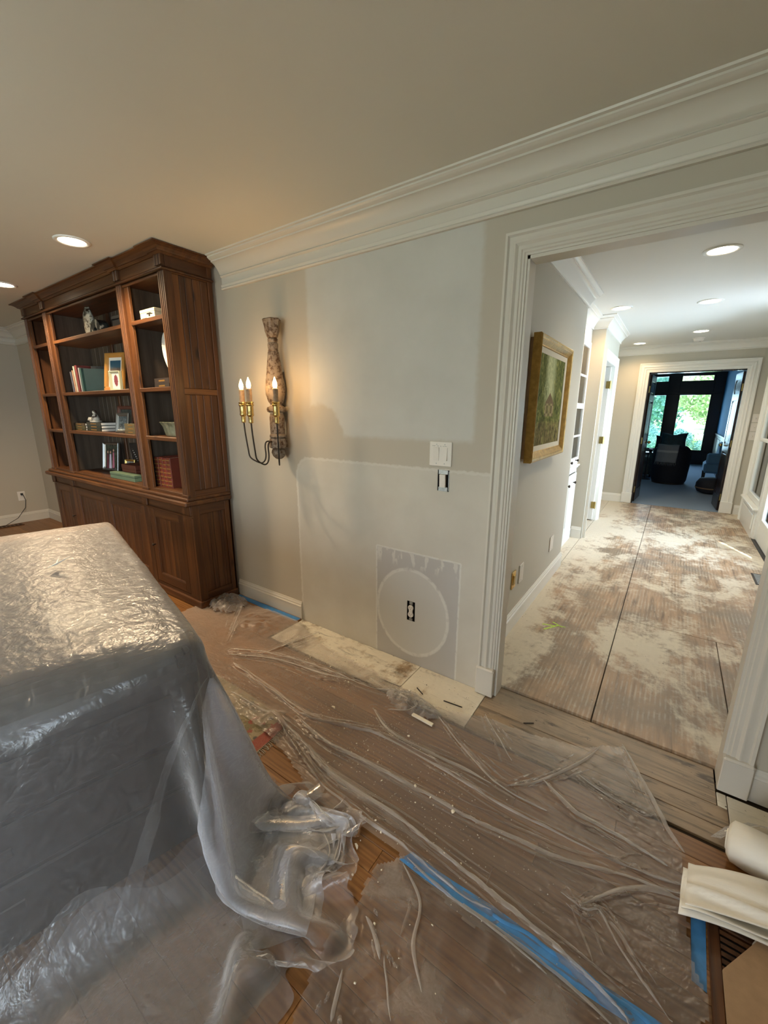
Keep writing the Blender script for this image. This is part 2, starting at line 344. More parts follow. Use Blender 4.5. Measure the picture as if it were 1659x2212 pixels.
# ------------------------------------------------------------------ room shell
H = 2.44; XL, XR, YF = -6.32, 1.35, -4.5
def shell():
    struct('floor_base', MB().box(XL-.1, YF-.1, -.12, XR+.1, .02, -.022), MT['floor_base'])
    # the wall with the doorway (patched plaster), greige elsewhere
    m = MB().box(XL-.1, 0, -.1, -.5, .075, H+.05)                    # left of the switch and outlet holes
    m.box(-.5, 0, -.1, .0865, .075, .262).box(-.5, 0, .386, .0865, .075, 1.058).box(-.5, 0, 1.168, .0865, .075, H+.05)
    m.box(-.5, 0, .262, -.462, .075, .386).box(-.408, 0, .262, .0865, .075, .386).box(-.5, 0, 1.058, -.291, .075, 1.168).box(-.224, 0, 1.058, .0865, .075, 1.168)
    m.box(.0865, 0, 2.0825, 1.0355, .075, H+.05).box(1.0355, 0, -.1, XR+.1, .075, H+.05)
    struct('wall_back', m, MT['patched'])
    struct('wall_left', MB().box(XL-.1, YF-.1, -.1, XL, 0, H+.05), MT['paint'])
    m = MB(); y0, y1, z0, z1 = -4.05, -2.55, .45, 2.1
    m.box(XR, YF-.1, -.1, XR+.1, y0, H+.05).box(XR, y1, -.1, XR+.1, 0, H+.05).box(XR, y0, -.1, XR+.1, y1, z0).box(XR, y0, z1, XR+.1, y1, H+.05)
    struct('wall_right', m, MT['paint'])
    m = MB(); xs = [XL, -4.15, -2.65, -1.35, .15, XR]
    for i in range(5):
        if i % 2 == 0: m.box(xs[i], YF-.1, -.1, xs[i+1], YF, H+.05)
        else: m.box(xs[i], YF-.1, -.1, xs[i+1], YF, z0).box(xs[i], YF-.1, z1, xs[i+1], YF, H+.05)
    struct('wall_front', m, MT['paint'])
    struct('ceiling', MB().box(XL-.1, YF-.1, H, XR+.1, .03, H+.06), MT['ceiling'])
    def win(k, a, b, fixed, axis):
        f = MB(); g = MB()
        def bx(mm, u0, u1, v0, v1, d0, d1):
            if axis == 'x': mm.box(fixed+d0, u0, v0, fixed+d1, u1, v1)
            else: mm.box(u0, fixed-d0, v0, u1, fixed-d1, v1)
        for u0, u1, v0, v1 in ((a, a+.06, z0, z1), (b-.06, b, z0, z1), (a, b, z0, z0+.06), (a, b, z1-.06, z1)): bx(f, u0, u1, v0, v1, .02, .08)
        mid = (a+b)/2; bx(f, mid-.015, mid+.015, z0, z1, .035, .065); bx(f, a, b, (z0+z1)/2-.02, (z0+z1)/2+.02, .03, .07)
        bx(g, a+.03, b-.03, z0+.03, z1-.03, .048, .052)
        wo = struct('window_%d' % k, f, MT['trim'])
        struct('pane', g, MT['glass'], wo)
        c = MB()
        for u0, u1, v0, v1 in ((a-.09, a, z0-.09, z1+.09), (b, b+.09, z0-.09, z1+.09), (a, b, z1, z1+.09), (a, b, z0-.09, z0)): bx(c, u0, u1, v0, v1, -.02, 0)
        bx(c, a-.11, b+.11, z0-.03, z0, -.05, .02); struct('window_casing', c, MT['trim'], wo)
    win(1, y0, y1, XR, 'x'); win(2, xs[1], xs[2], YF, 'y'); win(3, xs[3], xs[4], YF, 'y')
    # crown moulding in one built-up profile
    cp = [(0, 2.252), (.016, 2.252), (.021, 2.259), (.016, 2.266), (.020, 2.272), (.020, 2.281), (.012, 2.285), (.012, 2.325), (.019, 2.328), (.023, 2.334), (.017, 2.340),
          (.024, 2.344), (.031, 2.358), (.043, 2.376), (.060, 2.392), (.078, 2.402), (.084, 2.403), (.084, 2.411), (.092, 2.413), (.102, 2.420), (.108, 2.424), (.108, 2.431), (.120, 2.433), (.122, H), (0, H)]
    struct('trim_1', MB().sweep(cp, [(XR, YF, 0), (XR, 0, 0), (-1.96, 0, 0)], (0, 0, 1)), MT['trim'], smooth='auto')
    struct('trim_2', MB().sweep(cp, [(-4.73, 0, 0), (XL, 0, 0), (XL, YF, 0), (XR-.13, YF, 0)], (0, 0, 1)), MT['trim'], smooth='auto')
    global BASE
    BASE = [(0, -.015), (.014, -.015), (.014, .088), (.017, .092), (.014, .097), (.011, .100), (.011, .108), (.006, .118), (.004, .127), (0, .127)]
    struct('baseboard_back', MB().sweep(BASE, [(-1.342, 0, 0), (-2.06, 0, 0)], (0, 0, 1)), MT['trim'])
    struct('baseboard_right', MB().sweep(BASE, [(XR, YF+.02, 0), (XR, 0, 0), (1.113, 0, 0)], (0, 0, 1)), MT['trim'])
    struct('baseboard_left', MB().sweep(BASE, [(-4.7, 0, 0), (XL, 0, 0), (XL, YF, 0)], (0, 0, 1)), MT['trim'])
    # cased opening: jamb lining, casing swept round it, plinth blocks
    j = MB().box(.086, -.004, -.01, .1, .082, 2.083).box(1.022, -.004, -.01, 1.036, .082, 2.083).box(.086, -.004, 2.069, 1.036, .082, 2.083)
    op = struct('door_1', j, MT['trim'])
    prof = [(0, 0), (0, .030), (.010, .030), (.013, .024), (.016, .020), (.030, .0215), (.036, .026), (.043, .026), (.049, .020), (.053, .0165), (.066, .0175), (.070, .0135), (.078, .0145), (.082, .010), (.090, .010), (.090, 0)]
    prof2 = [(-a, b) for a, b in prof]
    y = -.0005
    struct('casing', MB().sweep(prof2, [(-.0, y, .15), (-.0, y, 2.172), (1.122-.014, y, 2.172), (1.122-.014, y, .15)], (0, -1, 0)), MT['trim'], op, smooth='auto')
    for x0 in (-.006, 1.020):
        q = MB().bbox(x0, -.037, -.006, x0+.094, .0, .140, .003); q.bbox(x0-.001, -.040, .134, x0+.095, 0, .152, .007)
        struct('plinth_block', q, MT['trim'], op)
shell()
# ------------------------------------------------------------------ floor: oak strips, the torn-out strip, threshold boards
FLOOR = bpy.data.objects['floor_base']; FLOOR.name = 'floor'; WL['floor'] = Vector((0, 0, 0))
def floors():
    W = .083; y = 0.0; row = 0; meshes = {}; n = 0; rest = MB()
    while y > YF + .02:
        y1 = y - W; xe = -1.345 if y > -.30 else XR
        x = XL - rnd.uniform(0, .9)
        while x < xe:
            L = rnd.choice([.6, .9, 1.2, 1.5, 1.8]); x1 = min(x + L, xe); xa = max(x, XL); L2 = round(x1 - xa, 3)
            if x1 - xa > .02:
                near = y > -1.75 and x1 > -1.9 or (x1 < -4.0 and y > -.9)
                if near:
                    key = L2
                    if key not in meshes:
                        q = MB().bbox(xa+.0004, y1+.0005, -.02, x1-.0004, y-.0005, 0, .0012); o = obj('plank', q, MT['oak'], None, loc=(xa, y, 0)); meshes[key] = o.data
                    else:
                        o = bpy.data.objects.new('plank', meshes[key]); COL.objects.link(o); o.location = (xa, y, 0)
                    o.parent = FLOOR; n += 1
                else: rest.box(xa+.0006, y1+.0006, -.02, x1-.0006, y-.0006, -.0002)
            x = x1
        y = y1; row += 1
    r = obj('plank_field', rest, MT['oak'], FLOOR); r['kind'] = 'stuff'
    # bare strip where the oak was pulled up
    for x0, x1, y0, y1, mt in ((-1.342, -.36, -.298, -.002, 'sub_strip'), (-.357, .052, -.298, -.002, 'sub_strip'), (.055, 1.018, -.112, .088, 'threshold'), (.055, 1.05, -.212, -.115, 'threshold'), (.055, 1.349, -.298, -.215, 'threshold'),
                               (1.053, 1.349, -.212, -.04, 'sub_strip'), (1.021, 1.05, -.112, -.04, 'sub_strip')):
        obj('subfloor_board', MB().bbox(x0, y0, -.024, x1, y1, -.012, .0015), MT[mt], FLOOR)
floors()
def can_light(x, y, z, label, power, group, col=(1, .74, .46), r=.072, name='ceiling_light', dim=1.0, spot=True):
    t = thing(name, label, 'ceiling light', (x, y, z), group)
    obj('trim_ring', MB().lathe([(r+.022, 0), (r+.022, -.004), (r+.012, -.008), (r, -.006), (r-.004, 0)], (x, y, z), 28, cap=False), MT['hall_trim'], t, smooth=True)
    obj('lens', MB().lathe([(.001, -.0035), (r*.6, -.0045), (r, -.0025)], (x, y, z), 28, cap=False), MT['lens'], t, smooth=True)
    if spot:
        l = bpy.data.lights.new('downlight', 'SPOT'); l.energy = power; l.color = col; l.spot_size = math.radians(150); l.spot_blend = .8; l.shadow_soft_size = .06
        o = bpy.data.objects.new('downlight', l); COL.objects.link(o); o.parent = t; o.location = (0, 0, -.03)
    return t
can_light(-2.425, -.69, H, 'round recessed ceiling light above the bookcase right bay', 78, 'room downlights')
can_light(-3.909, -.664, H, 'round recessed ceiling light cut by the left edge of the photo', 78, 'room downlights')
for x in (-.9, -2.43, -3.91):
    can_light(x, -2.75, H, 'round recessed ceiling light behind the camera, ' + {-.9: 'rightmost', -2.43: 'middle', -3.91: 'leftmost'}[x] + ' of three', 34, 'room downlights')
# ------------------------------------------------------------------ wall plates
def screw(mb, x, y, z, d, r=.0028):
    mb.lathe([(r, 0), (r*.8, .0012)], (x, y, z), 8, d)
RX = Matrix(((1, 0, 0), (0, 0, -1), (0, 1, 0)))      # lathe axis pointing to -y
RX2 = Matrix(((0, 0, 1), (0, 1, 0), (-1, 0, 0)))     # lathe axis pointing to +x
def switch_plate():
    x0, z0, w_, h_ = -.339, 1.187, .125, .1235
    t = thing('light_switch', 'white double rocker switch plate with a scribbled note on it, by the doorway', 'light switch', (x0+w_/2, 0, z0+h_/2))
    obj('plate', MB().bbox(x0, -.007, z0, x0+w_, -.0003, z0+h_, .0025), MT['white_plastic'], t)
    for i in (0, 1):
        cx = x0 + .040 + i*.046
        q = MB(); a = math.radians(5 if i == 0 else -4)
        q.obox((cx, -.0085, z0+.062), (.030, .006, .066), Matrix.Rotation(a, 3, 'X')); obj('rocker', q, MT['white_plastic'], t)
        for dz in (.0135, .110): s = MB(); screw(s, cx, -.007, z0+dz, RX); obj('screw', s, MT['steel'], t)
    # hand-written note above the rockers: short uneven strokes
    s = MB(); r = random.Random(3); x = x0+.016
    for word in (6, 0, 4, 0, 2, 0, 2, 5):
        if word == 0: x += .0062; continue
        for k in range(word):
            z = z0 + .1028 - (x-x0)*.02; hh = r.uniform(.0016, .0034)
            s.obox((x, -.0073, z), (.0006, .0006, hh), Matrix.Rotation(r.uniform(-.5, .5), 3, 'Y')); s.obox((x+.0009, -.0073, z+r.uniform(-.001, .001)), (.0018, .0006, .0006), Matrix.Rotation(r.uniform(-.6, .6), 3, 'Y')); x += .0030
        x += .0018
    obj('note', s, MT['black'], t)['kind'] = 'stuff'
    # uncovered rocker below it
    t = thing('light_switch', 'bare rocker switch without its plate in an open metal wall box', 'light switch', (-.2575, 0, 1.113))
    b = MB(); X0, X1, Z0, Z1 = -.290, -.225, 1.059, 1.167
    b.box(X0, .05, Z0, X1, .052, Z1).box(X0, .001, Z0, X0+.0015, .05, Z1).box(X1-.0015, .001, Z0, X1, .05, Z1).box(X0, .001, Z0, X1, .05, Z0+.0015).box(X0, .001, Z1-.0015, X1, .05, Z1)
    obj('wall_box', b, MT['black'], t)
    for q0, q1 in ((1.146, 1.168), (1.058, 1.080)): obj('mounting_strap', MB().bbox(-.284, -.003, q0, -.232, 0.001, q1, .0006), MT['steel'], t)
    obj('bracket', MB().box(-.231, .004, 1.062, -.2265, .03, 1.164), MT['steel'], t)
    obj('rocker', MB().obox((-.260, -.004, 1.112), (.033, .010, .066), Matrix.Rotation(.06, 3, 'X')), MT['white_plastic'], t)
    # bare duplex outlet in the filler oval
    t = thing('power_outlet', 'bare white duplex outlet without cover in the circle of filler', 'outlet', (-.435, 0, .325))
    b = MB(); X0, X1, Z0, Z1 = -.461, -.409, .263, .385
    b.box(X0, .05, Z0, X1, .052, Z1).box(X0, .001, Z0, X0+.0015, .05, Z1).box(X1-.0015, .001, Z0, X1, .05, Z1).box(X0, .001, Z0, X1, .05, Z0+.0015).box(X0, .001, Z1-.0015, X1, .05, Z1)
    obj('wall_box', b, MT['black'], t)
    for q0, q1 in ((.366, .384), (.264, .280)): obj('mounting_strap', MB().bbox(-.446, -.001, q0, -.424, .001, q1, .0005), MT['steel'], t)
    for z in (.3455, .3035): obj('socket', MB().lathe([(.0175, 0), (.0175, .006), (.0165, .0072)], (-.435, .001, z), 18, RX, sx=1), MT['white_plastic'], t)
    obj('socket_bridge', MB().box(-.447, -.004, .315, -.423, .002, .334), MT['white_plastic'], t)
    b = MB()
    for z in (.3455, .3035):
        b.box(-.4425, -.0068, z, -.4405, -.0060, z+.008).box(-.4305, -.0068, z, -.4285, -.0060, z+.007).lathe([(.0022, 0), (.0022, .0012)], (-.435, -.0056, z-.007), 8, RX)
    obj('slot', b, MT['black'], t)['kind'] = 'stuff'
switch_plate()
def left_outlet():
    x = XL; t = thing('power_outlet', 'white outlet with a cord plugged in on the far left wall', 'outlet', (x, -.262, .35))
    obj('plate', MB().bbox(x+.0003, -.302, .29, x+.006, -.222, .412, .002), MT['white_plastic'], t)
    for z in (.325, .377): obj('socket', MB().lathe([(.017, 0), (.016, .003)], (x+.006, -.262, z), 16, RX2), MT['white_plastic'], t)
    c = MB().tube([(x+.02, -.255, .375), (x+.05, -.252, .36), (x+.055, -.24, .30), (x+.06, -.26, .2), (x+.08, -.36, .08), (x+.10, -.5, .012), (x+.10, -.8, .008), (x+.2, -1.2, .008)], .004, 6)
    c.bbox(x+.006, -.272, .362, x+.03, -.248, .390, .003)
    obj('power_cord', c, MT['black'], t, smooth=True)
    g = thing('floor_register', 'flat brown wooden floor register at the foot of the left wall', 'vent', (x+.14, -.75, .0))
    obj('frame', MB().bbox(x+.09, -1.0, 0, x+.19, -.335, .008, .002), MT['cab_y'], g)
    for k in range(16): obj('slat', MB().box(x+.105, -.98+k*.04, .0075, x+.175, -.955+k*.04, .0095), MT['floor_base'], g)
left_outlet()
# ------------------------------------------------------------------ bookcase
def bookcase():
    xl, xr, yb, yf = -4.62, -2.045, -.03, -.364
    T = thing('bookcase', 'tall dark-stained pine bookcase with open shelves above four cupboard doors', 'bookcase', (-3.33, -.19, 0))
    def P(name, mb, mt='cab_z', par=None, **k): return obj(name, mb, MT[mt], par or T, **k)
    bxl, bxr, byf = -4.705, -2.057, -.345
    # --- base unit
    P('plinth', MB().bbox(bxl-.012, byf-.012, 0, bxr+.012, yb, .062, .006), 'cab_x')
    P('base_back', MB().box(bxl, yb-.012, .06, bxr, yb, .80), 'cab_z')
    P('base_bottom', MB().box(bxl+.02, byf+.02, .062, bxr-.02, yb, .08), 'cab_x')
    P('base_side', MB().box(bxl, byf+.022, .062, bxl+.022, yb, .80), 'cab_z')
    # right side: frame and planks
    P('side_stile', MB().bbox(bxr-.022, byf, .062, bxr, byf+.058, .80, .002)); P('side_stile', MB().bbox(bxr-.022, yb-.05, .062, bxr, yb, .80, .002))
    P('side_rail', MB().bbox(bxr-.022, byf+.058, .062, bxr, yb-.05, .118, .002), 'cab_y'); P('side_rail', MB().bbox(bxr-.022, byf+.058, .728, bxr, yb-.05, .80, .002), 'cab_y')
    ys = [byf+.058, -.215, -.178, -.128, -.105, yb-.05]
    for a, b in zip(ys, ys[1:]): P('side_plank', MB().bbox(bxr-.020, a+.0008, .118, bxr-.008, b-.0008, .728, .0022))
    # face frame
    for a, b in ((bxl, -4.652), (-4.238, -4.146), (-2.755, -2.685), (-2.19, bxr-.022)): P('face_stile', MB().bbox(a, byf, .062, b, byf+.022, .80, .002))
    P('frieze_rail', MB().box(bxl+.01, byf+.004, .722, bxr-.02, byf+.022, .80), 'cab_x'); P('bead', MB().bbox(bxl-.006, byf-.012, .712, bxr+.006, byf+.004, .724, .004), 'cab_x')
    for xc in (-4.678, -4.192, -2.72, -2.10): P('frieze_block', MB().bbox(xc-.04, byf-.010, .724, xc+.04, byf+.004, .798, .004))
    P('bottom_rail', MB().box(bxl+.03, byf+.002, .062, bxr-.03, byf+.022, .085), 'cab_x')
    def door(x0, x1, kx):
        z0, z1, y = .088, .708, byf+.001
        d = P('door', MB().box(x0+.004, y+.0175, z0+.004, x1-.004, y+.0205, z1-.004))
        for a, b in ((x0, x0+.062), (x1-.062, x1)): obj('door_stile', MB().bbox(a, y, z0, b, y+.02, z1, .002), MT['cab_z'], d)
        for a, b in ((z0, z0+.07), (z1-.06, z1)): obj('door_rail', MB().bbox(x0+.062, y, a, x1-.062, y+.02, b, .002), MT['cab_x'], d)
        n = max(3, round((x1-x0-.124)/.07)); w_ = (x1-x0-.124)/n
        obj('moulding', MB().sweep([(0, 0), (.012, 0), (.012, .004), (.004, .010), (0, .010)], [(x0+.062, y+.012, z0+.07), (x0+.062, y+.012, z1-.06), (x1-.062, y+.012, z1-.06), (x1-.062, y+.012, z0+.07)][::-1], (0, -1, 0), True), MT['cab_z'], d)
        for k in range(n): obj('panel_plank', MB().bbox(x0+.062+k*w_+.0006, y+.010, z0+.07, x0+.062+(k+1)*w_-.0006, y+.018, z1-.06, .0022), MT['cab_z'], d)
        obj('knob', MB().lathe([(.004, 0), (.004, .012), (.011, .017), (.012, .023), (.006, .028)], (kx, y, .405), 12, RX), MT['iron'], d, smooth=True)
    door(-4.648, -4.242, -4.27); door(-4.142, -3.452, -3.485); door(-3.448, -2.759, -3.415); door(-2.681, -2.194, -2.65)
    # --- counter in two steps
    P('countertop', MB().bbox(-4.735, -.400, .800, -2.030, yb, .836, .008), 'cab_x'); P('counter_moulding', MB().bbox(-4.690, -.380, .836, -2.037, yb, .860, .006), 'cab_x')
    # --- upper unit
    Z0, Z1 = .860, 2.31
    P('upper_floor', MB().bbox(xl+.02, yf+.03, .86, xr-.02, yb-.012, .885, .001), 'cab_x'); P('upper_kick', MB().bbox(xl+.06, yf+.014, .86, xr-.06, yf+.032, .882, .003), 'cab_x')
    P('upper_roof', MB().box(xl+.01, yf+.02, 2.302, xr-.01, yb, 2.425), 'cab_x')
    # back: boards; the left face of each bay is seen too
    x = xl + .02; k = 0
    while x < xr - .03:
        b = min(x + .088, xr - .02); P('back_board', MB().bbox(x+.0008, yb-.012, .86, b-.0008, yb-.002, 2.31, .003), 'back_board'); x = b; k += 1
    P('back_cleat', MB().bbox(-3.62, yb-.03, .885, -3.585, yb-.012, 2.30, .004), 'cab_z')
    # left side
    P('upper_side', MB().box(xl, yf+.015, Z0, xl+.02, yb, 2.42), 'cab_z')
    # right side frame + planks
    P('side_stile', MB().bbox(xr-.022, yf+.0165, Z0, xr, yf+.055, 2.40, .001)); P('side_stile', MB().bbox(xr-.022, yb-.032, Z0, xr, yb, 2.40, .002))
    for a, b in ((Z0, .905), (1.565, 1.605), (2.30, 2.40)): P('side_rail', MB().bbox(xr-.022, yf+.055, a, xr, yb-.032, b, .002), 'cab_y')
    ys = [yf+.055, -.262, -.225, -.172, -.115, yb-.032]
    for a, b in zip(ys, ys[1:]):
        for z0, z1 in ((.905, 1.565), (1.605, 2.30)): P('side_plank', MB().bbox(xr-.020, a+.0008, z0, xr-.008, b-.0008, z1, .0025))
    P('inner_side', MB().box(xr-.032, yf+.03, .885, xr-.0225, yb-.012, 2.30), 'back_board')
    # dividers and pilasters
    for a, b in ((-4.112, -4.082), (-2.645, -2.615)): P('divider', MB().box(a, yf+.03, .885, b, yb-.012, 2.31), 'back_board')
    for a, b in ((xl, -4.535), (-4.160, -4.010), (-2.690, -2.548), (-2.125, xr-.0225)):
        P('face_stile', MB().bbox(a, yf+.016, Z0, b, yf+.034, 2.31, .0015))
    def flute(x0, x1, z0, z1, y, n=3):
        w_ = (x1-x0)/(2*n+1); prof = [(x0, y+.016), (x0, y)]
        for i in range(n):
            a = x0 + (2*i+1)*w_; prof += [(a, y), (a+.2*w_, y+.005), (a+.8*w_, y+.005), (a+w_, y)]
        prof += [(x1, y), (x1, y+.016)]
        return MB().prism(prof, z0, z1)
    for a, b, n in ((xl, -4.548, 3), (-4.142, -4.055, 3), (-2.690, -2.605, 3), (-2.116, xr, 3)):
        P('pilaster', flute(a, b, Z0, 2.306, yf, n)); P('frieze_block', flute(a-.004, b+.004, 2.334, 2.402, yf-.012, 2))
        P('pilaster_foot', MB().bbox(a-.003, yf-.004, Z0, b+.003, yf+.016, Z0+.02, .002))
    P('frieze', MB().box(xl+.004, yf+.002, 2.325, xr-.004, yf+.02, 2.41), 'cab_x')
    P('architrave', MB().sweep([(0, 0), (.014, 0), (.018, .005), (.018, .009), (.010, .016), (.006, .020), (0, .020)], [(xr, yb, 2.306), (xr, yf, 2.306), (xl, yf, 2.306), (xl, yb, 2.306)], (0, 0, 1)), 'cab_x')
    P('opening_bead', MB().bbox(xl+.07, yf+.006, 2.286, xr-.07, yf+.02, 2.306, .004), 'cab_x')
    cor = [(0, 0), (.006, 0), (.014, .006), (.020, .010), (.026, .010), (.032, .017), (.046, .028), (.058, .034), (.062, .036), (.076, .038), (.076, .044), (0, .044)]
    zc = 2.392
    path = [(xl, yb), (xl, yf)]
    for a, b in ((-4.146, -4.050), (-2.694, -2.600)): path += [(a-.004, yf), (a-.004, yf-.018), (b+.004, yf-.018), (b+.004, yf)]
    path += [(-2.122, yf), (-2.122, yf-.010), (xr, yf-.010), (xr, yb)]
    cp = [(x, y, zc) for x, y in path]
    c = MB().sweep([(-a, b) for a, b in cor], cp, (0, 0, 1)); P('cornice', c, 'cab_x')
    P('cornice_cap', MB().box(xl, yf-.01, 2.425, xr, yb, 2.434), 'cab_x')
    # shelves
    for z in (2.036, 1.590, 1.250):
        for a, b in ((-4.600, -4.112), (-4.082, -2.645), (-2.615, -2.077)): P('shelf', MB().bbox(a+.001, yf+.018, z, b-.001, yb-.013, z+.024, .002), 'cab_x')
        for a, b in ((-4.535, -4.160), (-4.010, -2.690), (-2.548, -2.125)): P('shelf_lip', MB().bbox(a, yf+.006, z-.002, b, yf+.018, z+.026, .003), 'cab_x')
bookcase()
ZS = {0: .885, 1: 1.274, 2: 1.614, 3: 2.060}
def book(name, label, x, y, z, w_, d, h, col, group, lean=0, flat=False, gilt=None, bands=0):
    """upright: spine faces the viewer (-y); w thickness, d depth, h height. flat: lies on its side, spine to -y (w length, d depth, h thickness)"""
    c = simple('book_cloth', tuple(q*.6 for q in col), .6, 0, .12, 20); pg = MT['paper']
    t = thing(name, label, 'book', (x, y, z), group); M = Matrix.Rotation(lean, 4, 'Y')
    def put(n, mb, m):
        o = obj(n, mb, m); o.parent = t; return o
    cv = MB(); e = .003
    if not flat:
        cv.box(-w_/2, 0, 0, -w_/2+e, d, h).box(w_/2-e, 0, 0, w_/2, d, h)
        sp = [(-w_/2, .004), (-w_/2*.8, -.003), (0, -.005), (w_/2*.8, -.003), (w_/2, .004)]; cv.prism(sp, 0, h)
        pgm = MB().box(-w_/2+e, .005, .004, w_/2-e, d-.005, h-.004)
    else:
        cv.box(0, 0, 0, w_, d, e).box(0, 0, h-e, w_, d, h); cv.box(0, -.003, 0, w_, .004, h)
        pgm = MB().box(.004, .004, e, w_-.004, d-.005, h-e)
    put('cover', cv, c); put('pages', pgm, pg)
    if gilt:
        g = MB()
        if not flat:
            for q in range(bands): g.box(-w_/2*.86, -.0062, h*(.08+.84*q/max(1, bands-1))-.004, w_/2*.86, -.003, h*(.08+.84*q/max(1, bands-1))+.004)
        else: g.box(w_*.3, -.004, h*.35, w_*.7, -.002, h*.65)
        put('gilding', g, gilt)['kind'] = 'stuff'
    t.rotation_euler = (0, lean, 0); return t
def shelf_things():
    gold = simple('gilt_tooling', (.42, .24, .07), .4, .6)
    # ---- row of upright books on the second shelf
    z = ZS[2]; xs = -4.075; spec = [('slim slate-blue book at the left end of the upright row', .030, .19, (.10, .10, .14)), ('slim salmon-spined book second in the upright row', .022, .20, (.55, .33, .22)),
        ('thin cream book third in the upright row', .024, .235, (.62, .60, .48)), ('tall maroon book in the middle of the upright row', .042, .240, (.20, .035, .035)),
        ('thin grey-white book right of the maroon one', .018, .215, (.45, .45, .47)), ('dark green narrow book beside the large teal one', .026, .21, (.03, .10, .09))]
    x = -3.965
    for lab, w_, h, col in spec:
        book('book', lab, x, -.275, z, w_, .17, h, col, 'upright books on the second shelf', lean=-.07 if x < -3.85 else -.03); x += w_*1.0 + .017
    t = book('book', 'large teal book showing its front cover, at the right of the row', -3.705, -.26, z, .03, .20, .205, (.004, .045, .055), 'upright books on the second shelf', lean=0); t.rotation_euler = (0, 0, -.85)
    t = book('book', 'large black album standing behind the teal book', -3.715, -.195, z, .03, .20, .232, (.012, .012, .016), 'upright books on the second shelf'); t.rotation_euler = (0, 0, -.75)
    # ---- picture frames
    def frame(name, label, x, y, z, w_, h, bar, th, mt, mats, tilt=.16, yaw=0, bars2=None, easel=None):
        t = thing(name, label, 'picture frame', (x, y, z))
        def put(n, mb, m):
            o = obj(n, mb, m); o.parent = t; return o
        put('frame', MB().sweep([(0, 0), (0, th), (bar*.25, th*1.15), (bar*.8, th*.8), (bar, th*.5), (bar, 0)][::-1], [(-w_/2, 0, 0), (-w_/2, 0, h), (w_/2, 0, h), (w_/2, 0, 0)][::-1], (0, -1, 0), True), mt)
        put('backing', MB().box(-w_/2+.004, .0005, .004, w_/2-.004, .006, h-.004), MT['card'])
        for n, q, m in mats: put(n, q, m)
        if easel:
            e = MB()
            for sx in (-w_*.32, w_*.32): e.tube([(sx, .05, 0), (sx, -.02, .03), (sx, -.035, .012), (sx, -.04, .03)], .004, 6)
            put('easel_foot', e, easel)
        leg = MB().obox((0, .035, h*.36), (w_*.25, .004, h*.74), Matrix.Rotation(.18, 3, 'X')); put('strut', leg, MT['black'])
        t.rotation_euler = (-tilt, 0, yaw); return t
    def pict(col_fn): return col_fn
    def landscape():
        g = G('landscape_print', .5); X, Y, Z = g.xyz(g.co('Generated')); n = g.noise(g.co('Generated'), 9, 4)
        sky_ = g.mix(Z, (.06, .10, .12), (.02, .09, .16)); hill = g.rangev(g.math('ADD', g.math('MULTIPLY', n, .25), Z), .86, .74)
        c = g.mix(hill, sky_, g.mix(n, (.03, .025, .02), (.16, .12, .09))); c = g.mix(g.rangev(Z, .22, .14), c, (.34, .27, .05)); g.base(c); return g.m
    w_, h = .225, .325; mat = MB().box(-w_/2+.034, -.002, .036, w_/2-.034, .0004, h-.036); pic = MB().box(-w_/2+.052, -.0035, .062, w_/2-.052, -.0019, h-.062)
    f1 = frame('picture_frame', 'wide gold-wood frame with a mountain landscape on a small easel', -3.355, -.18, ZS[2]+.004, w_, h, .036, .016, simple('honey_wood_frame', (.50, .24, .05), .35, 0, .12), [('mat_board', mat, MT['paper']), ('print', pic, landscape())], .17, .28)
    ledge = MB().bbox(-.085, -.03, 0, .03, -.012, .034, .003); o = obj('easel_ledge', ledge, simple('easel_wood', (.50, .22, .06), .4)); o.parent = f1
    for sx in (-.09, .03): o = obj('easel_knob', MB().ball((sx, -.026, .032), .008, 1), MT['brass'], smooth=True); o.parent = f1
    def leafpic():
        g = G('pressed_leaf_print', .6); v = g.co('Generated'); X, Y, Z = g.xyz(v)
        dx = g.math('DIVIDE', g.math('SUBTRACT', X, .5), .24); dz = g.math('DIVIDE', g.math('SUBTRACT', Z, .53), .36); d = g.math('SQRT', g.math('ADD', g.math('MULTIPLY', dx, dx), g.math('MULTIPLY', dz, dz)))
        n = g.noise(v, 14, 3); m = g.rangev(g.math('ADD', d, g.math('MULTIPLY', g.math('SUBTRACT', n, .5), .8)), 1.02, .92)
        g.base(g.mix(m, (.82, .80, .74), g.mix(n, (.13, .02, .04), (.36, .10, .12)))); return g.m
    w_, h = .115, .155
    frame('picture_frame', 'small pale green box frame with a red pressed leaf', -3.105, -.265, ZS[2], w_, h, .017, .022, simple('pale_green_frame', (.42, .42, .28), .5), [('print', MB().box(-w_/2+.013, -.008, .014, w_/2-.013, .0004, h-.014), leafpic())], .04, .30)
    def portrait(nm, dk, lt, sc=5):
        g = G(nm, .25); n = g.noise(g.co('Generated'), sc, 4, .6, .8); g.base(g.ramp(n, [(.35, dk), (.55, tuple((a+b)/2 for a, b in zip(dk, lt))), (.75, lt)])); return g.m
    w_, h = .185, .225
    frame('picture_frame', 'dark leather frame with a dim photograph on the third shelf', -3.32, -.15, ZS[1], w_, h, .030, .014, simple('red_brown_leather', (.085, .025, .015), .4, 0, .2), [('photograph', MB().box(-w_/2+.026, -.004, .028, w_/2-.026, .0004, h-.028), portrait('dim_photograph', (.02, .025, .025), (.12, .14, .13)))], .15, .30)
    w_, h = .140, .165
    frame('picture_frame', 'curved silver frame with a grey photograph in front of the leather one', -3.165, -.25, ZS[1], w_, h, .026, .012, MT['frame_silver'], [('photograph', MB().box(-w_/2+.020, -.004, .022, w_/2-.020, .0004, h-.022), portrait('grey_photograph', (.03, .04, .045), (.25, .29, .30)))], .20, .30)
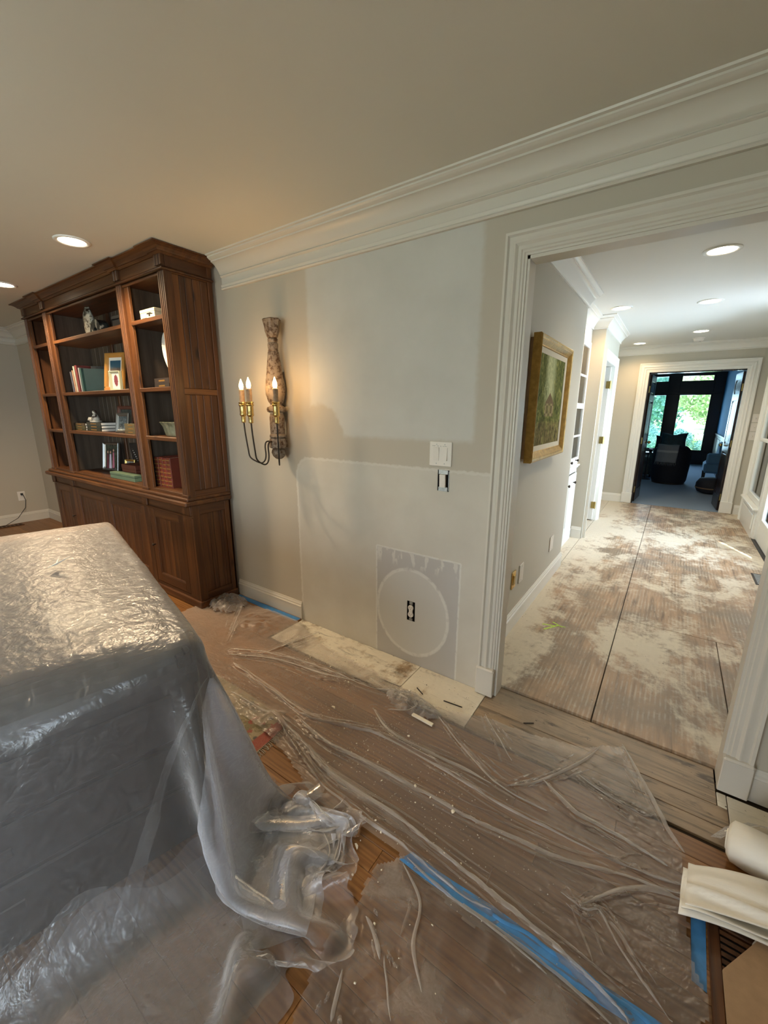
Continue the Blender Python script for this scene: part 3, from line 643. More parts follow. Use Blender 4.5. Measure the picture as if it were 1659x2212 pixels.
    def wedding():
        g = G('group_photograph', .25); v = g.co('Generated'); X, Y, Z = g.xyz(v); n = g.noise(v, 6, 4); c = g.ramp(n, [(.4, (.015, .02, .015)), (.7, (.06, .07, .05))])
        for x0, x1, z1, cc in ((.30, .50, .62, (.50, .48, .62)), (.56, .74, .70, (.40, .13, .20)), (.10, .26, .62, (.14, .03, .05))):
            wd = g.math('MULTIPLY', g.math('SUBTRACT', 1, g.math('MULTIPLY', Z, .75)), (x1-x0)/2)
            m = g.math('MULTIPLY', g.rangev(g.math('SUBTRACT', g.math('ABSOLUTE', g.math('SUBTRACT', X, (x0+x1)/2)), wd), .03, -.02), g.rangev(Z, z1, z1-.04)); c = g.mix(m, c, cc)
            hx = g.math('SUBTRACT', X, (x0+x1)/2); hz = g.math('SUBTRACT', Z, z1+.06); d = g.math('ADD', g.math('MULTIPLY', hx, hx), g.math('MULTIPLY', hz, hz)); c = g.mix(g.rangev(d, .0034, .0022), c, (.45, .27, .20))
        g.base(c); return g.m
    w_, h = .225, .265
    frame('picture_frame', 'large silver frame with a photograph of people in gowns on wire feet', -3.715, -.165, ZS[0]+.012, w_, h, .020, .012, MT['frame_silver'], [('mat_board', MB().box(-w_/2+.014, -.002, .015, w_/2-.014, .0004, h-.015), MT['paper']), ('photograph', MB().box(-w_/2+.034, -.0035, .020, w_/2-.018, -.0019, h-.018), wedding())], .15, .20, easel=MT['frame_silver'])
    w_, h = .125, .140
    frame('picture_frame', 'small gold frame with a pale portrait behind the green box', -3.36, -.15, ZS[0], w_, h, .018, .012, MT['old_brass'], [('photograph', MB().box(-w_/2+.012, -.003, .014, w_/2-.012, .0004, h-.014), portrait('pale_portrait', (.05, .06, .06), (.50, .52, .50), 4))], .14, .25)
    w_, h = .090, .072
    frame('picture_frame', 'tiny gold frame standing on the red box', -3.165, -.105, ZS[0]+.118, w_, h, .014, .008, MT['old_brass'], [('photograph', MB().box(-w_/2+.010, -.003, .010, w_/2-.010, .0004, h-.010), portrait('tiny_portrait', (.06, .04, .03), (.35, .28, .18)))], .1, .2)
    # ---- boxes
    def boxy(label, x0, x1, y0, y1, z0, h, col, lidh, name='storage_box', var=.12, tr=None):
        t = thing(name, label, 'box', ((x0+x1)/2, (y0+y1)/2, z0)); m = simple('painted_box', col, .5, 0, var, 25)
        obj('body', MB().bbox(x0, y0, z0, x1, y1, z0+h-lidh, .0015), m, t); obj('lid', MB().bbox(x0-.0015, y0-.0015, z0+h-lidh+.001, x1+.0015, y1+.0015, z0+h, .002), m, t)
        if tr: obj('motif', tr, MT['iron'], t)
        return t
    d = thing('keepsake_case', 'open black case with pale stitching, at the back of the lowest middle shelf', 'box', (-3.3, -.08, ZS[0]))
    obj('tray', MB().bbox(-3.50, -.155, ZS[0], -3.16, -.05, ZS[0]+.03, .002), MT['black'], d); lid = MB().obox((-3.31, -.062, ZS[0]+.155), (.33, .012, .25), Matrix.Rotation(.08, 3, 'X')); obj('lid', lid, MT['black'], d)
    st = MB()
    for k in range(9): st.box(-3.47+k*.013, -.074, ZS[0]+.262-k*.018, -3.465+k*.013, -.070, ZS[0]+.270-k*.018)
    obj('stitching', st, MT['paper'], d)['kind'] = 'stuff'
    boxy('long sage-green box at the front of the lowest middle shelf', -3.345, -2.90, -.325, -.255, ZS[0], .052, (.10, .16, .105), .02)
    boxy('dark red wooden box behind the green one', -3.28, -3.03, -.25, -.09, ZS[0], .117, (.10, .025, .014), .04)
    boxy('cream box with a dark drawing on the upper right shelf', -2.520, -2.325, -.30, -.20, ZS[3], .080, (.74, .66, .42), .022, tr=MB().box(-2.425, -.3032, ZS[3]+.045, -2.370, -.3015, ZS[3]+.053).box(-2.400, -.3032, ZS[3]+.030, -2.385, -.3015, ZS[3]+.046).box(-2.375, -.3032, ZS[3]+.042, -2.350, -.3015, ZS[3]+.047).box(-2.495, -.3032, ZS[3]+.022, -2.43, -.3015, ZS[3]+.025))
    # ---- stacks of flat books, third shelf
    def stack(x, y, w_, cols, name_lab, group, hs=.022):
        z = ZS[1]
        for k, c in enumerate(cols): book('book', '%s, %s of the stack' % (name_lab, ['bottom', 'middle', 'top'][k]), x+rnd.uniform(-.006, .006), y, z, w_, .15, hs, c, group, flat=True, gilt=gold); z += hs+.0006
        return z
    z1 = stack(-4.065, -.285, .245, [(.085, .085, .045), (.11, .10, .05), (.12, .085, .05)], 'old olive book lying flat at the left', 'flat books left stack')
    z2 = stack(-3.80, -.275, .29, [(.035, .045, .035), (.03, .045, .04), (.06, .065, .055)], 'dark green book lying flat under the figurine', 'flat books figurine stack', .026)
    z3 = stack(-2.995, -.30, .19, [(.16, .12, .06), (.20, .15, .065), (.19, .155, .08)], 'tan book lying flat at the right end of the third shelf', 'flat books right stack', .027)
    z = ZS[2]; book('book', 'brown book lying flat under the oval plate stand, lower of two', -2.455, -.29, z, .20, .15, .033, (.045, .035, .03), 'flat books under the plate', flat=True, gilt=gold); book('book', 'brown book lying flat under the oval plate stand, upper of two', -2.45, -.29, z+.0336, .20, .15, .035, (.05, .035, .03), 'flat books under the plate', flat=True, gilt=gold)
    # ---- red set
    for k, (x, w_) in enumerate(((-2.575, .062), (-2.508, .048), (-2.456, .050), (-2.400, .058))):
        book('book', '%s red leather book with gilt bands on the lowest right shelf' % ['leftmost', 'second', 'third', 'rightmost'][k], x, -.29, ZS[0], w_, .19, .225+.004*(k % 2), (.24+.03*(k % 3), .045, .02), 'red leather books', gilt=gold, bands=7)
    # ---- figurine: seated figure on a base
    x, y, z = -3.70, -.235, z2
    f = thing('figurine', 'small white and brown seated porcelain figurine on the dark book stack', 'figurine', (x, y, z)); por = simple('porcelain', (.62, .58, .50), .2); dk = simple('brown_glaze', (.07, .045, .035), .3)
    obj('base', MB().lathe([(.046, 0), (.048, .006), (.044, .014), (.038, .017)], (x, y, z), 18, sx=1.25), por, f, smooth=True)
    b = MB().lathe([(.034, .016), (.036, .03), (.026, .05), (.022, .064), (.012, .074)], (x, y, z), 14); b.tube([(x-.01, y-.012, z+.034), (x-.026, y-.042, z+.036), (x-.030, y-.046, z+.016)], .010, 8).tube([(x+.012, y-.012, z+.034), (x+.014, y-.044, z+.036), (x+.012, y-.048, z+.016)], .010, 8)
    obj('body', b, por, f, smooth=True)
    b = MB().tube([(x-.018, y, z+.064), (x-.034, y-.010, z+.050), (x-.018, y-.030, z+.044)], .007, 8).tube([(x+.018, y, z+.064), (x+.034, y-.010, z+.050), (x+.014, y-.030, z+.046)], .007, 8); obj('arm', b, dk, f, smooth=True)
    obj('head', MB().ball((x-.004, y-.004, z+.088), .016, 2, (1, 1, 1.1)), por, f, smooth=True); obj('hair', MB().ball((x-.001, y+.001, z+.094), .0165, 2, (1.05, 1, .9)), dk, f, smooth=True)
    # ---- stone on the top shelf and dark bowl-like bookends beside it
    z = ZS[3]
    g = G('speckled_stone', .3); n = g.noise(g.co(), 26, 5, .7); n2 = g.noise(g.co(), 60, 3); g.base(g.mix(g.rangev(n, .50, .56), g.mix(n2, (.22, .20, .16), (.52, .49, .42)), (.025, .018, .012)))
    s = thing('polished_stone', 'tall oval speckled stone slab standing on the top middle shelf', 'ornament', (-3.53, -.235, z))
    b = MB(); b.ball((-3.53, -.235, z+.125), 1, 3, (.092, .024, .130), .10, 3); b2 = obj('slab', b, g.m, s, smooth=True)
    obj('stand', MB().bbox(-3.60, -.262, z, -3.46, -.205, z+.014, .003), MT['iron'], s)
    g = G('banded_agate', .12); n = g.noise(g.co(), 9, 3, .5, 1.5); g.base(g.ramp(n, [(.35, (.006, .007, .008)), (.5, (.05, .055, .05)), (.58, (.45, .40, .32)), (.68, (.02, .02, .02))]))
    p = thing('agate_slab', 'dark banded agate bookend leaning beside the speckled stone', 'ornament', (-3.30, -.25, z))
    q = MB(); arc = [(.105*math.cos(a), .115*math.sin(a)) for a in [math.pi*i/12 for i in range(13)]]; arc += [(-.045, 0), (-.02, .055), (.02, .052), (.05, 0)]
    vs = [(-3.30+ax, -.285, z+.001+az) for ax, az in arc] + [(-3.30+ax, -.215, z+.001+az) for ax, az in arc]; n_ = len(arc); q.add(vs, [tuple(range(n_)), tuple(range(n_, 2*n_))[::-1]] + [(i, (i+1) % n_, n_+(i+1) % n_, n_+i) for i in range(n_)])
    obj('slab', q, g.m, p)
    p = thing('keepsake_box', 'low black box at the back right of the top middle shelf', 'box', (-2.98, -.16, z)); obj('body', MB().bbox(-3.14, -.22, z, -2.84, -.09, z+.10, .004), MT['black'], p); obj('lid', MB().bbox(-3.145, -.225, z+.101, -2.835, -.085, z+.13, .004), MT['black'], p)
    # ---- oval plate on a stand
    z = ZS[2] + .070; x, y = -2.315, -.215
    p = thing('oval_plate', 'oval white plate with small painted sprigs on a metal stand, right bay', 'plate', (x, y, z)); g = G('painted_porcelain', .2); n = g.noise(g.co(), 38, 2); g.base(g.mix(g.rangev(n, .66, .70), (.72, .70, .64), (.10, .09, .05)))
    M = Matrix.Rotation(math.radians(96), 3, 'X'); obj('dish', MB().lathe([(.002, .002), (.06, .0), (.085, .004), (.110, .014), (.113, .016), (.110, .018), (.084, .009), (.06, .005), (.002, .006)], (x, y, z+.175), 32, M, sx=.80, sy=1.22), g.m, p, smooth=True)
    obj('stand', MB().tube([(x, y-.03, z+.05), (x, y-.012, z+.03), (x, y+.02, z+.03)], .005, 6).lathe([(.028, 0), (.026, .004), (.006, .010), (.005, .03)], (x, y, z), 14), MT['brass'], p, smooth=True)
    # ---- ribbed bowl
    z = ZS[1]; x, y = -2.365, -.215; p = thing('ribbed_bowl', 'flared green ribbed bowl on the third right shelf', 'bowl', (x, y, z)); g = G('green_glaze', .35); n = g.noise(g.co(), 20, 4); g.base(g.ramp(n, [(.35, (.13, .14, .09)), (.65, (.27, .27, .18))]))
    pr = [(.002, .0), (.080, .0), (.085, .006), (.088, .03), (.098, .07), (.116, .098), (.124, .102), (.118, .104), (.095, .074), (.082, .03), (.07, .012), (.002, .010)]
    obj('bowl', MB().lathe(pr, (x, y, z), 60, sx=1.25, sy=.8, mod=lambda a, h: 1 + (.035*math.cos(20*a) if .01 < h < .099 else 0)), g.m, p, smooth=True)
    # ---- reddish pot in the left bay
    z = ZS[0]; x, y = -4.44, -.15; p = thing('red_vase', 'small dark red vase low in the left bay of the bookcase', 'vase', (x, y, z)); obj('body', MB().lathe([(.03, 0), (.036, .01), (.055, .06), (.056, .10), (.03, .16), (.022, .19), (.03, .205), (.026, .205), (.018, .19)], (x, y, z), 20, cap=False), simple('oxblood_glaze', (.10, .018, .016), .2), p, smooth=True); obj('foot', MB().lathe([(.03, 0), (.034, .004), (.03, .008)], (x, y, z), 20), MT['iron'], p)
shelf_things()
# ------------------------------------------------------------------ wall sconce
def sconce():
    x, y = -1.428, -.062
    T = thing('wall_sconce', 'antique carved wall sconce with three lit candle bulbs beside the bookcase', 'wall lamp', (x, 0, 1.60))
    g = G('weathered_silvered_wood', .5, .15); n = g.noise(g.co(), 40, 5, .7); n2 = g.noise(g.co(), 11, 3); g.base(g.mix(g.rangev(n, .47, .60), g.mix(n2, (.30, .22, .15), (.20, .17, .14)), (.085, .045, .022))); g.bump(n, .5, .004); wd = g.m
    seg = 28
    def L(name, prof, mod=None): return obj(name, MB().lathe(prof, (x, y, 0), seg, sx=1, sy=.8, mod=mod), wd, T, smooth='auto')
    L('finial', [(.030, 1.868), (.034, 1.875), (.034, 1.890), (.030, 1.893), (.036, 1.90), (.047, 1.935), (.050, 1.965), (.056, 1.985), (.060, 1.998), (.054, 2.004), (.03, 1.99)], lambda a, h: 1 + (.10*math.cos(6*a) if h > 1.9 else 0))
    L('neck', [(.033, 1.815), (.036, 1.822), (.033, 1.828), (.036, 1.85), (.036, 1.862), (.030, 1.869)])
    L('shaft', [(.060, 1.655), (.057, 1.68), (.046, 1.76), (.038, 1.812), (.034, 1.818)], lambda a, h: 1 + .02*math.cos(12*a))
    L('carved_bulb', [(.038, 1.497), (.052, 1.515), (.066, 1.56), (.068, 1.60), (.062, 1.648), (.058, 1.657)], lambda a, h: 1 + .05*math.cos(9*(a + h*14)))
    L('collar', [(.050, 1.448), (.064, 1.455), (.069, 1.468), (.064, 1.482), (.046, 1.488), (.040, 1.499)], lambda a, h: 1 + .03*math.cos(18*a))
    L('lower_shaft', [(.052, 1.315), (.053, 1.34), (.053, 1.42), (.046, 1.445)])
    L('lower_collar', [(.050, 1.288), (.060, 1.294), (.060, 1.306), (.050, 1.316)])
    L('carved_block', [(.050, 1.222), (.062, 1.228), (.064, 1.262), (.056, 1.288)], lambda a, h: 1 + .07*math.cos(8*a))
    L('drop', [(.004, 1.150), (.022, 1.155), (.042, 1.172), (.050, 1.195), (.044, 1.214), (.030, 1.224)], lambda a, h: 1 + .07*math.cos(7*a + h*30))
    obj('wall_bracket', MB().box(x-.014, -.03, 1.46, x+.014, -.0005, 1.70), wd, T)
    tips = [(-1.585, -.20), (-1.428, -.265), (-1.271, -.20)]
    for k, (tx, ty) in enumerate(tips):
        dx, dy = tx-x, ty-y; R = math.hypot(dx, dy); ux, uy = dx/R, dy/R
        key = [(.045, 1.262), (.060, 1.268), (.078, 1.262), (.086, 1.235), (.084, 1.18), (.092, 1.145), (.112, 1.128), (.14, 1.134), (R*.88, 1.165), (R*.93, 1.22), (R*.98, 1.32), (R, 1.392)]
        pts = [Vector((x+ux*a, y+uy*a, z)) for a, z in key]; sm = []
        for i in range(len(pts)-1):
            p0, p1, p2, p3 = pts[max(i-1, 0)], pts[i], pts[i+1], pts[min(i+2, len(pts)-1)]
            for q in range(5):
                t = q/5; sm.append(.5*((2*p1) + (p2-p0)*t + (2*p0-5*p1+4*p2-p3)*t*t + (3*p1-p0-3*p2+p3)*t**3))
        sm.append(pts[-1]); obj('arm', MB().tube(sm, .0048, 8), MT['iron'], T, smooth=True)
        c = obj('candle_cup', MB().lathe([(.011, 1.386), (.014, 1.39), (.013, 1.396), (.014, 1.42), (.0125, 1.424), (.019, 1.430), (.021, 1.438), (.019, 1.444), (.0195, 1.47), (.019, 1.486), (.023, 1.490), (.0235, 1.496), (.020, 1.500), (.0235, 1.506), (.022, 1.512), (.012, 1.510)], (tx, ty, 0), 20), MT['brass'], T, smooth='auto')
        obj('candle_sleeve', MB().lathe([(.0165, 1.508), (.0165, 1.585), (.012, 1.589)], (tx, ty, 0), 16), simple('drip_candle_sleeve', (.30, .20, .12), .6, 0, .25, 60), T, smooth='auto')
        b = obj('bulb', MB().lathe([(.007, 1.586), (.0115, 1.596), (.0135, 1.607), (.012, 1.620), (.0075, 1.634), (.0035, 1.645), (.001, 1.652)], (tx, ty, 0), 14), MT['bulb'], T, smooth=True)
        l = bpy.data.lights.new('candle_bulb_glow', 'POINT'); l.energy = 2.6; l.color = (1, .56, .22); l.shadow_soft_size = .018
        o = bpy.data.objects.new('candle_bulb_glow', l); COL.objects.link(o); o.parent = T; o.location = (tx-x, ty, 1.615-1.60); b.visible_shadow = True
        b.data.materials[0] = MT['bulb']
sconce()
# ------------------------------------------------------------------ hall beyond the doorway
HX, HR, HF = -.062, 1.64, 5.9
def hall():
    hp, ht = MT['hall_paint'], MT['hall_trim']
    struct('floor_hall', MB().box(-.6, .09, -.12, 2.2, HF+.02, -.022), MT['floor_base']); fl = bpy.data.objects['floor_hall']
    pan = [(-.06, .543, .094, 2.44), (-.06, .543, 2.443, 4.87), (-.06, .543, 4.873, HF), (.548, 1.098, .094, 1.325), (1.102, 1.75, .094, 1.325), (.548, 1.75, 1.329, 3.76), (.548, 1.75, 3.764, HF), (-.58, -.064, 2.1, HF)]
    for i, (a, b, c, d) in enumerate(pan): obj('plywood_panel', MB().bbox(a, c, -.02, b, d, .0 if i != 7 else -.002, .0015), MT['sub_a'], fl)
    ym = MB()
    for x, y, L_, a, w_ in ((.150, .925, .09, .25, .012), (.195, .965, .08, -.5, .010), (.168, .90, .13, 1.0, .012), (.225, .955, .05, .1, .009)): ym.obox((x, y, .0006), (L_, w_, .0008), rotZ(a))
    obj('paint_mark', ym, simple('fluorescent_marking_paint', (.55, .80, .10), .6, 0, .2, 60), fl)['kind'] = 'stuff'
    # walls
    struct('wall_hall_left', MB().box(-.6, .076, -.1, HX, 2.2, H+.05).box(-.6, 3.27, -.1, -.05, 3.41, H+.05).box(-.6, 4.32, -.1, -.05, 4.50, H+.05).box(-.6, 3.41, 2.04, -.05, 4.32, H+.05)
           .box(-.6, 2.2, -.1, -.58, 3.27, H+.05).box(-.7, 4.5, -.1, -.45, HF, H+.05), hp)
    struct('wall_hall_far', MB().box(-.6, HF, -.1, .25, HF+.12, H+.05).box(1.415, HF, -.1, 2.0, HF+.12, H+.05).box(.25, HF, 2.055, 1.415, HF+.12, H+.05), hp)
    struct('wall_hall_right', MB().box(HR, .076, -.1, HR+.15, 2.95, H+.05).box(HR, 2.95, 2.12, HR+.15, 5.56, H+.05).box(HR, 5.56, -.1, HR+.15, HF, H+.05), hp)
    struct('wall_hall_front', MB().box(1.106, .0755, -.1, 1.9, .082, H+.05).box(-.6, .0755, 2.083, 1.9, .082, H+.05).box(-.6, .0755, -.1, .086, .082, H+.05), hp)
    struct('ceiling_hall', MB().box(-.7, .03, H, 2.0, HF+.1, H+.06), MT['hall_ceiling'])
    cr = [(0, 2.315), (.012, 2.315), (.017, 2.322), (.012, 2.329), (.014, 2.336), (.022, 2.352), (.040, 2.380), (.062, 2.402), (.068, 2.403), (.068, 2.412), (.076, 2.416), (.086, 2.428), (.092, 2.430), (.092, H), (0, H)]
    struct('trim_3', MB().sweep(cr, [(HR, .083, 0), (HR, HF, 0), (-.45, HF, 0), (-.45, 4.5, 0), (-.05, 4.5, 0), (-.05, 3.27, 0), (-.183, 3.27, 0), (-.183, 2.2, 0), (HX, 2.2, 0), (HX, .083, 0)], (0, 0, 1)), ht, smooth='auto')
    struct('baseboard_hall_left', MB().sweep(BASE, [(HX-.0, 2.2, .012), (HX, .083, .012)], (0, 0, 1)), ht)
    struct('baseboard_hall_return', MB().sweep(BASE, [(-.062, 3.27, .012), (-.17, 3.27, .012)], (0, 0, 1)), ht)
    struct('baseboard_hall_far', MB().sweep(BASE, [(.105, HF, .01), (-.45, HF, .01), (-.45, 4.5, .01)], (0, 0, 1)).sweep(BASE, [(HR, HF-.0, .01), (1.56, HF, .01)], (0, 0, 1)), ht)
    struct('baseboard_hall_right', MB().sweep(BASE, [(HR, .083, .01), (HR, 2.85, .01)], (0, 0, 1)), ht)
    # far cased doorway
    op = struct('door_2', MB().box(.25, HF-.003, 0, .268, HF+.125, 2.055).box(1.397, HF-.003, 0, 1.415, HF+.125, 2.055).box(.25, HF-.003, 2.037, 1.415, HF+.125, 2.055), MT['mahogany'])
    prof = [(0, 0), (0, .034), (.016, .034), (.020, .026), (.040, .024), (.046, .029), (.058, .029), (.066, .020), (.090, .022), (.098, .014), (.132, .012), (.136, 0)]
    yy = HF-.0005; struct('casing', MB().sweep([(-a, b) for a, b in prof], [(.112, yy, .17), (.112, yy, 2.19), (1.532, yy, 2.19), (1.532, yy, .17)], (0, -1, 0)), ht, op, smooth='auto')
    for x0 in (.106, 1.392): struct('plinth_block', MB().bbox(x0, yy-.042, .004, x0+.146, yy, .172, .004), ht, op)
    # study doors, opened inwards
    def leaf(hx, ang, mirror):
        t = thing('study_door', 'dark panelled door opened inwards on the %s side of the study doorway' % ('right' if mirror else 'left'), 'door', (hx, HF+.13, .012))
        M = Matrix.Rotation(ang, 3, 'Z'); s = -1 if mirror else 1; o0 = Vector((hx, HF+.13, .012))
        def put(n, boxes, mt):
            q = MB()
            for a, b, c, d, e, f in boxes:
                qq = MB().bbox(s*a, c, e, s*b, d, f, .004); q.add([o0 + M @ Vector(v) for v in qq.v], qq.f)
            return obj(n, q, mt, t)
        W_, h_ = .56, 2.02
        put('stile', [(0, .10, -.02, .02, 0, h_), (W_-.10, W_, -.02, .02, 0, h_)], MT['mahogany']); put('rail', [(.10, W_-.10, -.02, .02, a, b) for a, b in ((0, .2), (.86, .98), (1.62, 1.72), (1.92, h_))], MT['mahogany'])
        for a, b in ((.2, .86), (.98, 1.62), (1.72, 1.92)): put('panel', [(.10, W_-.10, -.012, .012, a, b), (.13, W_-.13, -.018, .018, a+.03, b-.03)], MT['mahogany'])
        k = MB()
        for sy in (-.05, .05): k.ball(o0 + M @ Vector((s*(W_-.05), sy, .95)), .026, 2)
        obj('knob', k, MT['old_brass'], t, smooth=True)
        for z in (.2, 1.0, 1.8): obj('hinge', MB().lathe([(.008, z-.05), (.008, z+.05)], o0, 8), MT['old_brass'], t)
    leaf(.27, math.radians(86), False); leaf(1.395, math.radians(-87), True)
    # built-in cabinet in the left recess
    t = thing('built_in_cabinet', 'white built-in hall cabinet with glazed upper door above a solid lower door', 'cabinet', (-.30, 2.735, 0))
    X = -.183
    obj('carcass', MB().box(-.575, 2.203, 0, -.565, 3.267, 2.44).box(-.565, 2.203, 0, X-.022, 2.225, 2.30).box(-.565, 3.245, 0, X-.022, 3.267, 2.30).box(-.565, 2.225, .08, X-.022, 3.245, .10).box(-.565, 2.225, .86, X-.022, 3.245, .885).box(-.565, 2.225, 2.22, X-.022, 3.245, 2.24), ht, t)
    obj('face_frame', MB().bbox(X-.022, 2.203, 0, X, 2.26, 2.315).bbox(X-.022, 3.20, 0, X, 3.267, 2.315).box(X-.022, 2.26, 0, X, 3.20, .13).box(X-.022, 2.26, .80, X, 3.20, .90).box(X-.022, 2.26, 2.18, X, 3.20, 2.315), ht, t)
    obj('ledge', MB().bbox(X-.03, 2.203, .862, X+.030, 3.268, .884, .005).bbox(X-.02, 2.203, .842, X+.014, 3.268, .862, .004), ht, t)
    obj('base_moulding', MB().sweep(BASE, [(X, 3.235, .012), (X, 2.203, .012)], (0, 0, 1)), ht, t)
    for a, b, ky in ((2.265, 2.728, 2.70), (2.733, 3.195, 2.76)):
        d = obj('lower_door', MB().bbox(X-.002, a, .14, X+.018, b, .79, .003), ht, t); obj('door_panel', MB().bbox(X+.014, a+.07, .21, X+.022, b-.07, .72, .006), ht, d)
        obj('knob', MB().lathe([(.006, 0), (.005, .014), (.015, .022), (.014, .032), (.004, .036)], (X+.018, ky if b < 3 else 3.02, .70), 12, RX2), MT['iron'], d, smooth=True)
        q = MB().bbox(X-.002, a, .905, X+.018, a+.05, 2.175, .002).bbox(X-.002, b-.05, .905, X+.018, b, 2.175, .002)
        for z0, z1 in ((.905, .975), (1.495, 1.55), (2.115, 2.175)): q.bbox(X-.002, a+.05, z0, X+.018, b-.05, z1, .002)
        for z in (1.21, 1.83): q.box(X+.002, a+.05, z-.01, X+.014, b-.05, z+.01)
        d = obj('glazed_door', q, ht, t); obj('pane', MB().box(X+.006, a+.045, .97, X+.009, b-.045, 2.12), MT['glass'], d)
        obj('knob', MB().lathe([(.006, 0), (.005, .014), (.015, .022), (.014, .032), (.004, .036)], (X+.018, ky if b < 3 else 3.02, .945), 12, RX2), MT['iron'], d, smooth=True)
    for z in (1.20, 1.52, 1.84): obj('shelf', MB().box(-.56, 2.226, z-.01, X-.03, 3.244, z+.01), ht, t)
    # side door with casing
    op = struct('door_3', MB().box(-.20, 3.41, 0, -.045, 3.425, 2.04).box(-.20, 4.305, 0, -.045, 4.32, 2.04).box(-.20, 3.41, 2.025, -.045, 4.32, 2.04), ht)
    pr = [(0, 0), (0, .030), (.010, .030), (.014, .022), (.030, .022), (.036, .026), (.044, .026), (.052, .016), (.075, .016), (.082, .010), (.095, .010), (.098, 0)]
    struct('casing', MB().sweep(pr, [(-.0495, 3.318, .0), (-.0495, 3.318, 2.12), (-.0495, 4.415, 2.12), (-.0495, 4.415, 0)][::-1], (1, 0, 0)), ht, op, smooth='auto')
    d = struct('door_4', MB().bbox(-.90, 4.262, .012, -.085, 4.300, 2.018, .003), ht)
    for z in (.22, 1.10, 1.80): struct('hinge', MB().bbox(-.118, 4.256, z-.045, -.060, 4.263, z+.045, .001).lathe([(.009, z-.048), (.009, z+.048)], (-.072, 4.256, 0), 10), MT['old_brass'], d)
    for z0, z1 in ((.2, .9), (1.05, 1.9)): struct('door_panel', MB().bbox(-.78, 4.255, z0, -.2, 4.264, z1, .005), ht, d)
    # room glimpsed through it
    struct('wall_side_room', MB().box(-2.6, 3.0, -.1, -2.5, 5.0, H).box(-2.6, 2.95, -.1, -.6, 3.05, H).box(-2.6, 4.9, -.1, -.7, 5.0, H).box(-2.6, 3.0, H, -.6, 5.0, H+.05).box(-2.6, 3.0, -.1, -.6, 5.0, -.02), hp)
    # wall plates on the left wall
    for (y0, y1, z0, z1, mt, lab, nm) in ((.652, .728, .312, .434, 'brass', 'brass rocker switch plate, nearest the doorway, low on the hall wall', 'light_switch'), (.812, .905, .300, .434, 'white_plastic', 'white blank wall plate right of the brass switch plate', 'wall_plate'), (1.668, 1.782, .286, .418, 'white_plastic', 'white blank wall plate farthest along the left hall wall', 'wall_plate')):
        p = thing(nm, lab, 'wall plate', (HX, (y0+y1)/2, (z0+z1)/2)); obj('plate', MB().bbox(HX+.0003, y0, z0, HX+.008, y1, z1, .003), MT[mt], p)
        if mt == 'brass': obj('rocker', MB().obox((HX+.010, (y0+y1)/2, (z0+z1)/2), (.006, .034, .066), Matrix.Rotation(.08, 3, 'Y')), MT['old_brass'], p)
        for z in (z0+.016, z1-.016): s = MB(); screw(s, HX+.008, (y0+y1)/2, z, RX2); obj('screw', s, MT['brass'] if mt == 'brass' else MT['steel'], p)
    for i, (z, lab) in enumerate(((1.385, 'topmost of three stacked white wall plates by the entry sidelight'), (1.262, 'middle of three stacked white wall plates by the entry sidelight'), (1.140, 'lowest of three stacked white wall plates by the entry sidelight'))):
        p = thing('wall_plate', lab, 'wall plate', (1.60, HF, z)); obj('plate', MB().bbox(1.558, HF-.009, z-.057, 1.636, HF-.0003, z+.057, .002), MT['white_plastic'], p)
        obj('toggle', MB().obox((1.597, HF-.014, z), (.012, .014, .026), Matrix.Rotation(.3, 3, 'X')), MT['white_plastic'], p)
    # small knob-like wall fitting on the recess wall
    p = thing('door_stop', 'small white wall fitting left of the study doorway', 'wall fitting', (-.45, 5.4, .91)); obj('plate', MB().bbox(-.4497, 5.36, .86, -.444, 5.44, .98, .002), MT['white_plastic'], p); obj('toggle', MB().box(-.444, 5.394, .905, -.42, 5.406, .93), MT['white_plastic'], p)
    # ceiling lights and smoke detector
    labs = ['recessed hall ceiling light nearest the doorway', 'recessed hall ceiling light in the middle of the row', 'recessed hall ceiling light farthest down the row']
    for (x, y), lb in zip(((.772, 1.655), (.79, 3.127), (.785, 4.828)), labs): can_light(x, y, H, lb, 22, 'hall downlight row', (1, .84, .62), .078)
    for (x, y), lb in zip(((.10, 2.966), (.093, 5.50)), ('adjustable recessed ceiling light by the built-in cabinet', 'adjustable recessed ceiling light in the far left corner of the hall')): can_light(x, y, H, lb, 16, 'hall accent lights', (1, .68, .36), .075)
    sd = thing('smoke_detector', 'round white smoke detector on the hall ceiling beyond the lights', 'smoke detector', (.783, 5.40, H)); obj('base', MB().lathe([(.070, 0), (.070, -.010), (.064, -.014), (.02, -.014)], (.783, 5.40, H), 24), MT['white_plastic'], sd, smooth='auto'); obj('body', MB().lathe([(.058, -.014), (.056, -.034), (.046, -.046), (.002, -.048)], (.783, 5.40, H), 24), MT['white_plastic'], sd, smooth='auto'); obj('test_button', MB().lathe([(.010, -.047), (.010, -.051), (.002, -.051)], (.800, 5.385, H), 12), MT['steel'], sd)
    # entry: sidelight, glass door
    e = struct('door_5', MB().box(HR-.02, 3.44, 0, HR+.13, 3.47, 2.10).box(HR-.02, 4.40, 0, HR+.13, 4.50, 2.10).box(HR-.02, 5.50, 0, HR+.13, 5.56, 2.10).box(HR-.02, 2.95, 2.08, HR+.13, 5.56, 2.14).box(HR, 2.95, 0, HR+.13, 3.44, .4).box(HR, 2.95, 0, HR+.13, 3.0, 2.10).box(HR-.02, 3.40, 0, HR+.13, 3.44, 2.1), ht)
    struct('casing', MB().sweep(pr, [(HR-.0205, 5.60, 0), (HR-.0205, 5.60, 2.18), (HR-.0205, 2.90, 2.18), (HR-.0205, 2.90, 0)][::-1], (-1, 0, 0)), ht, e)
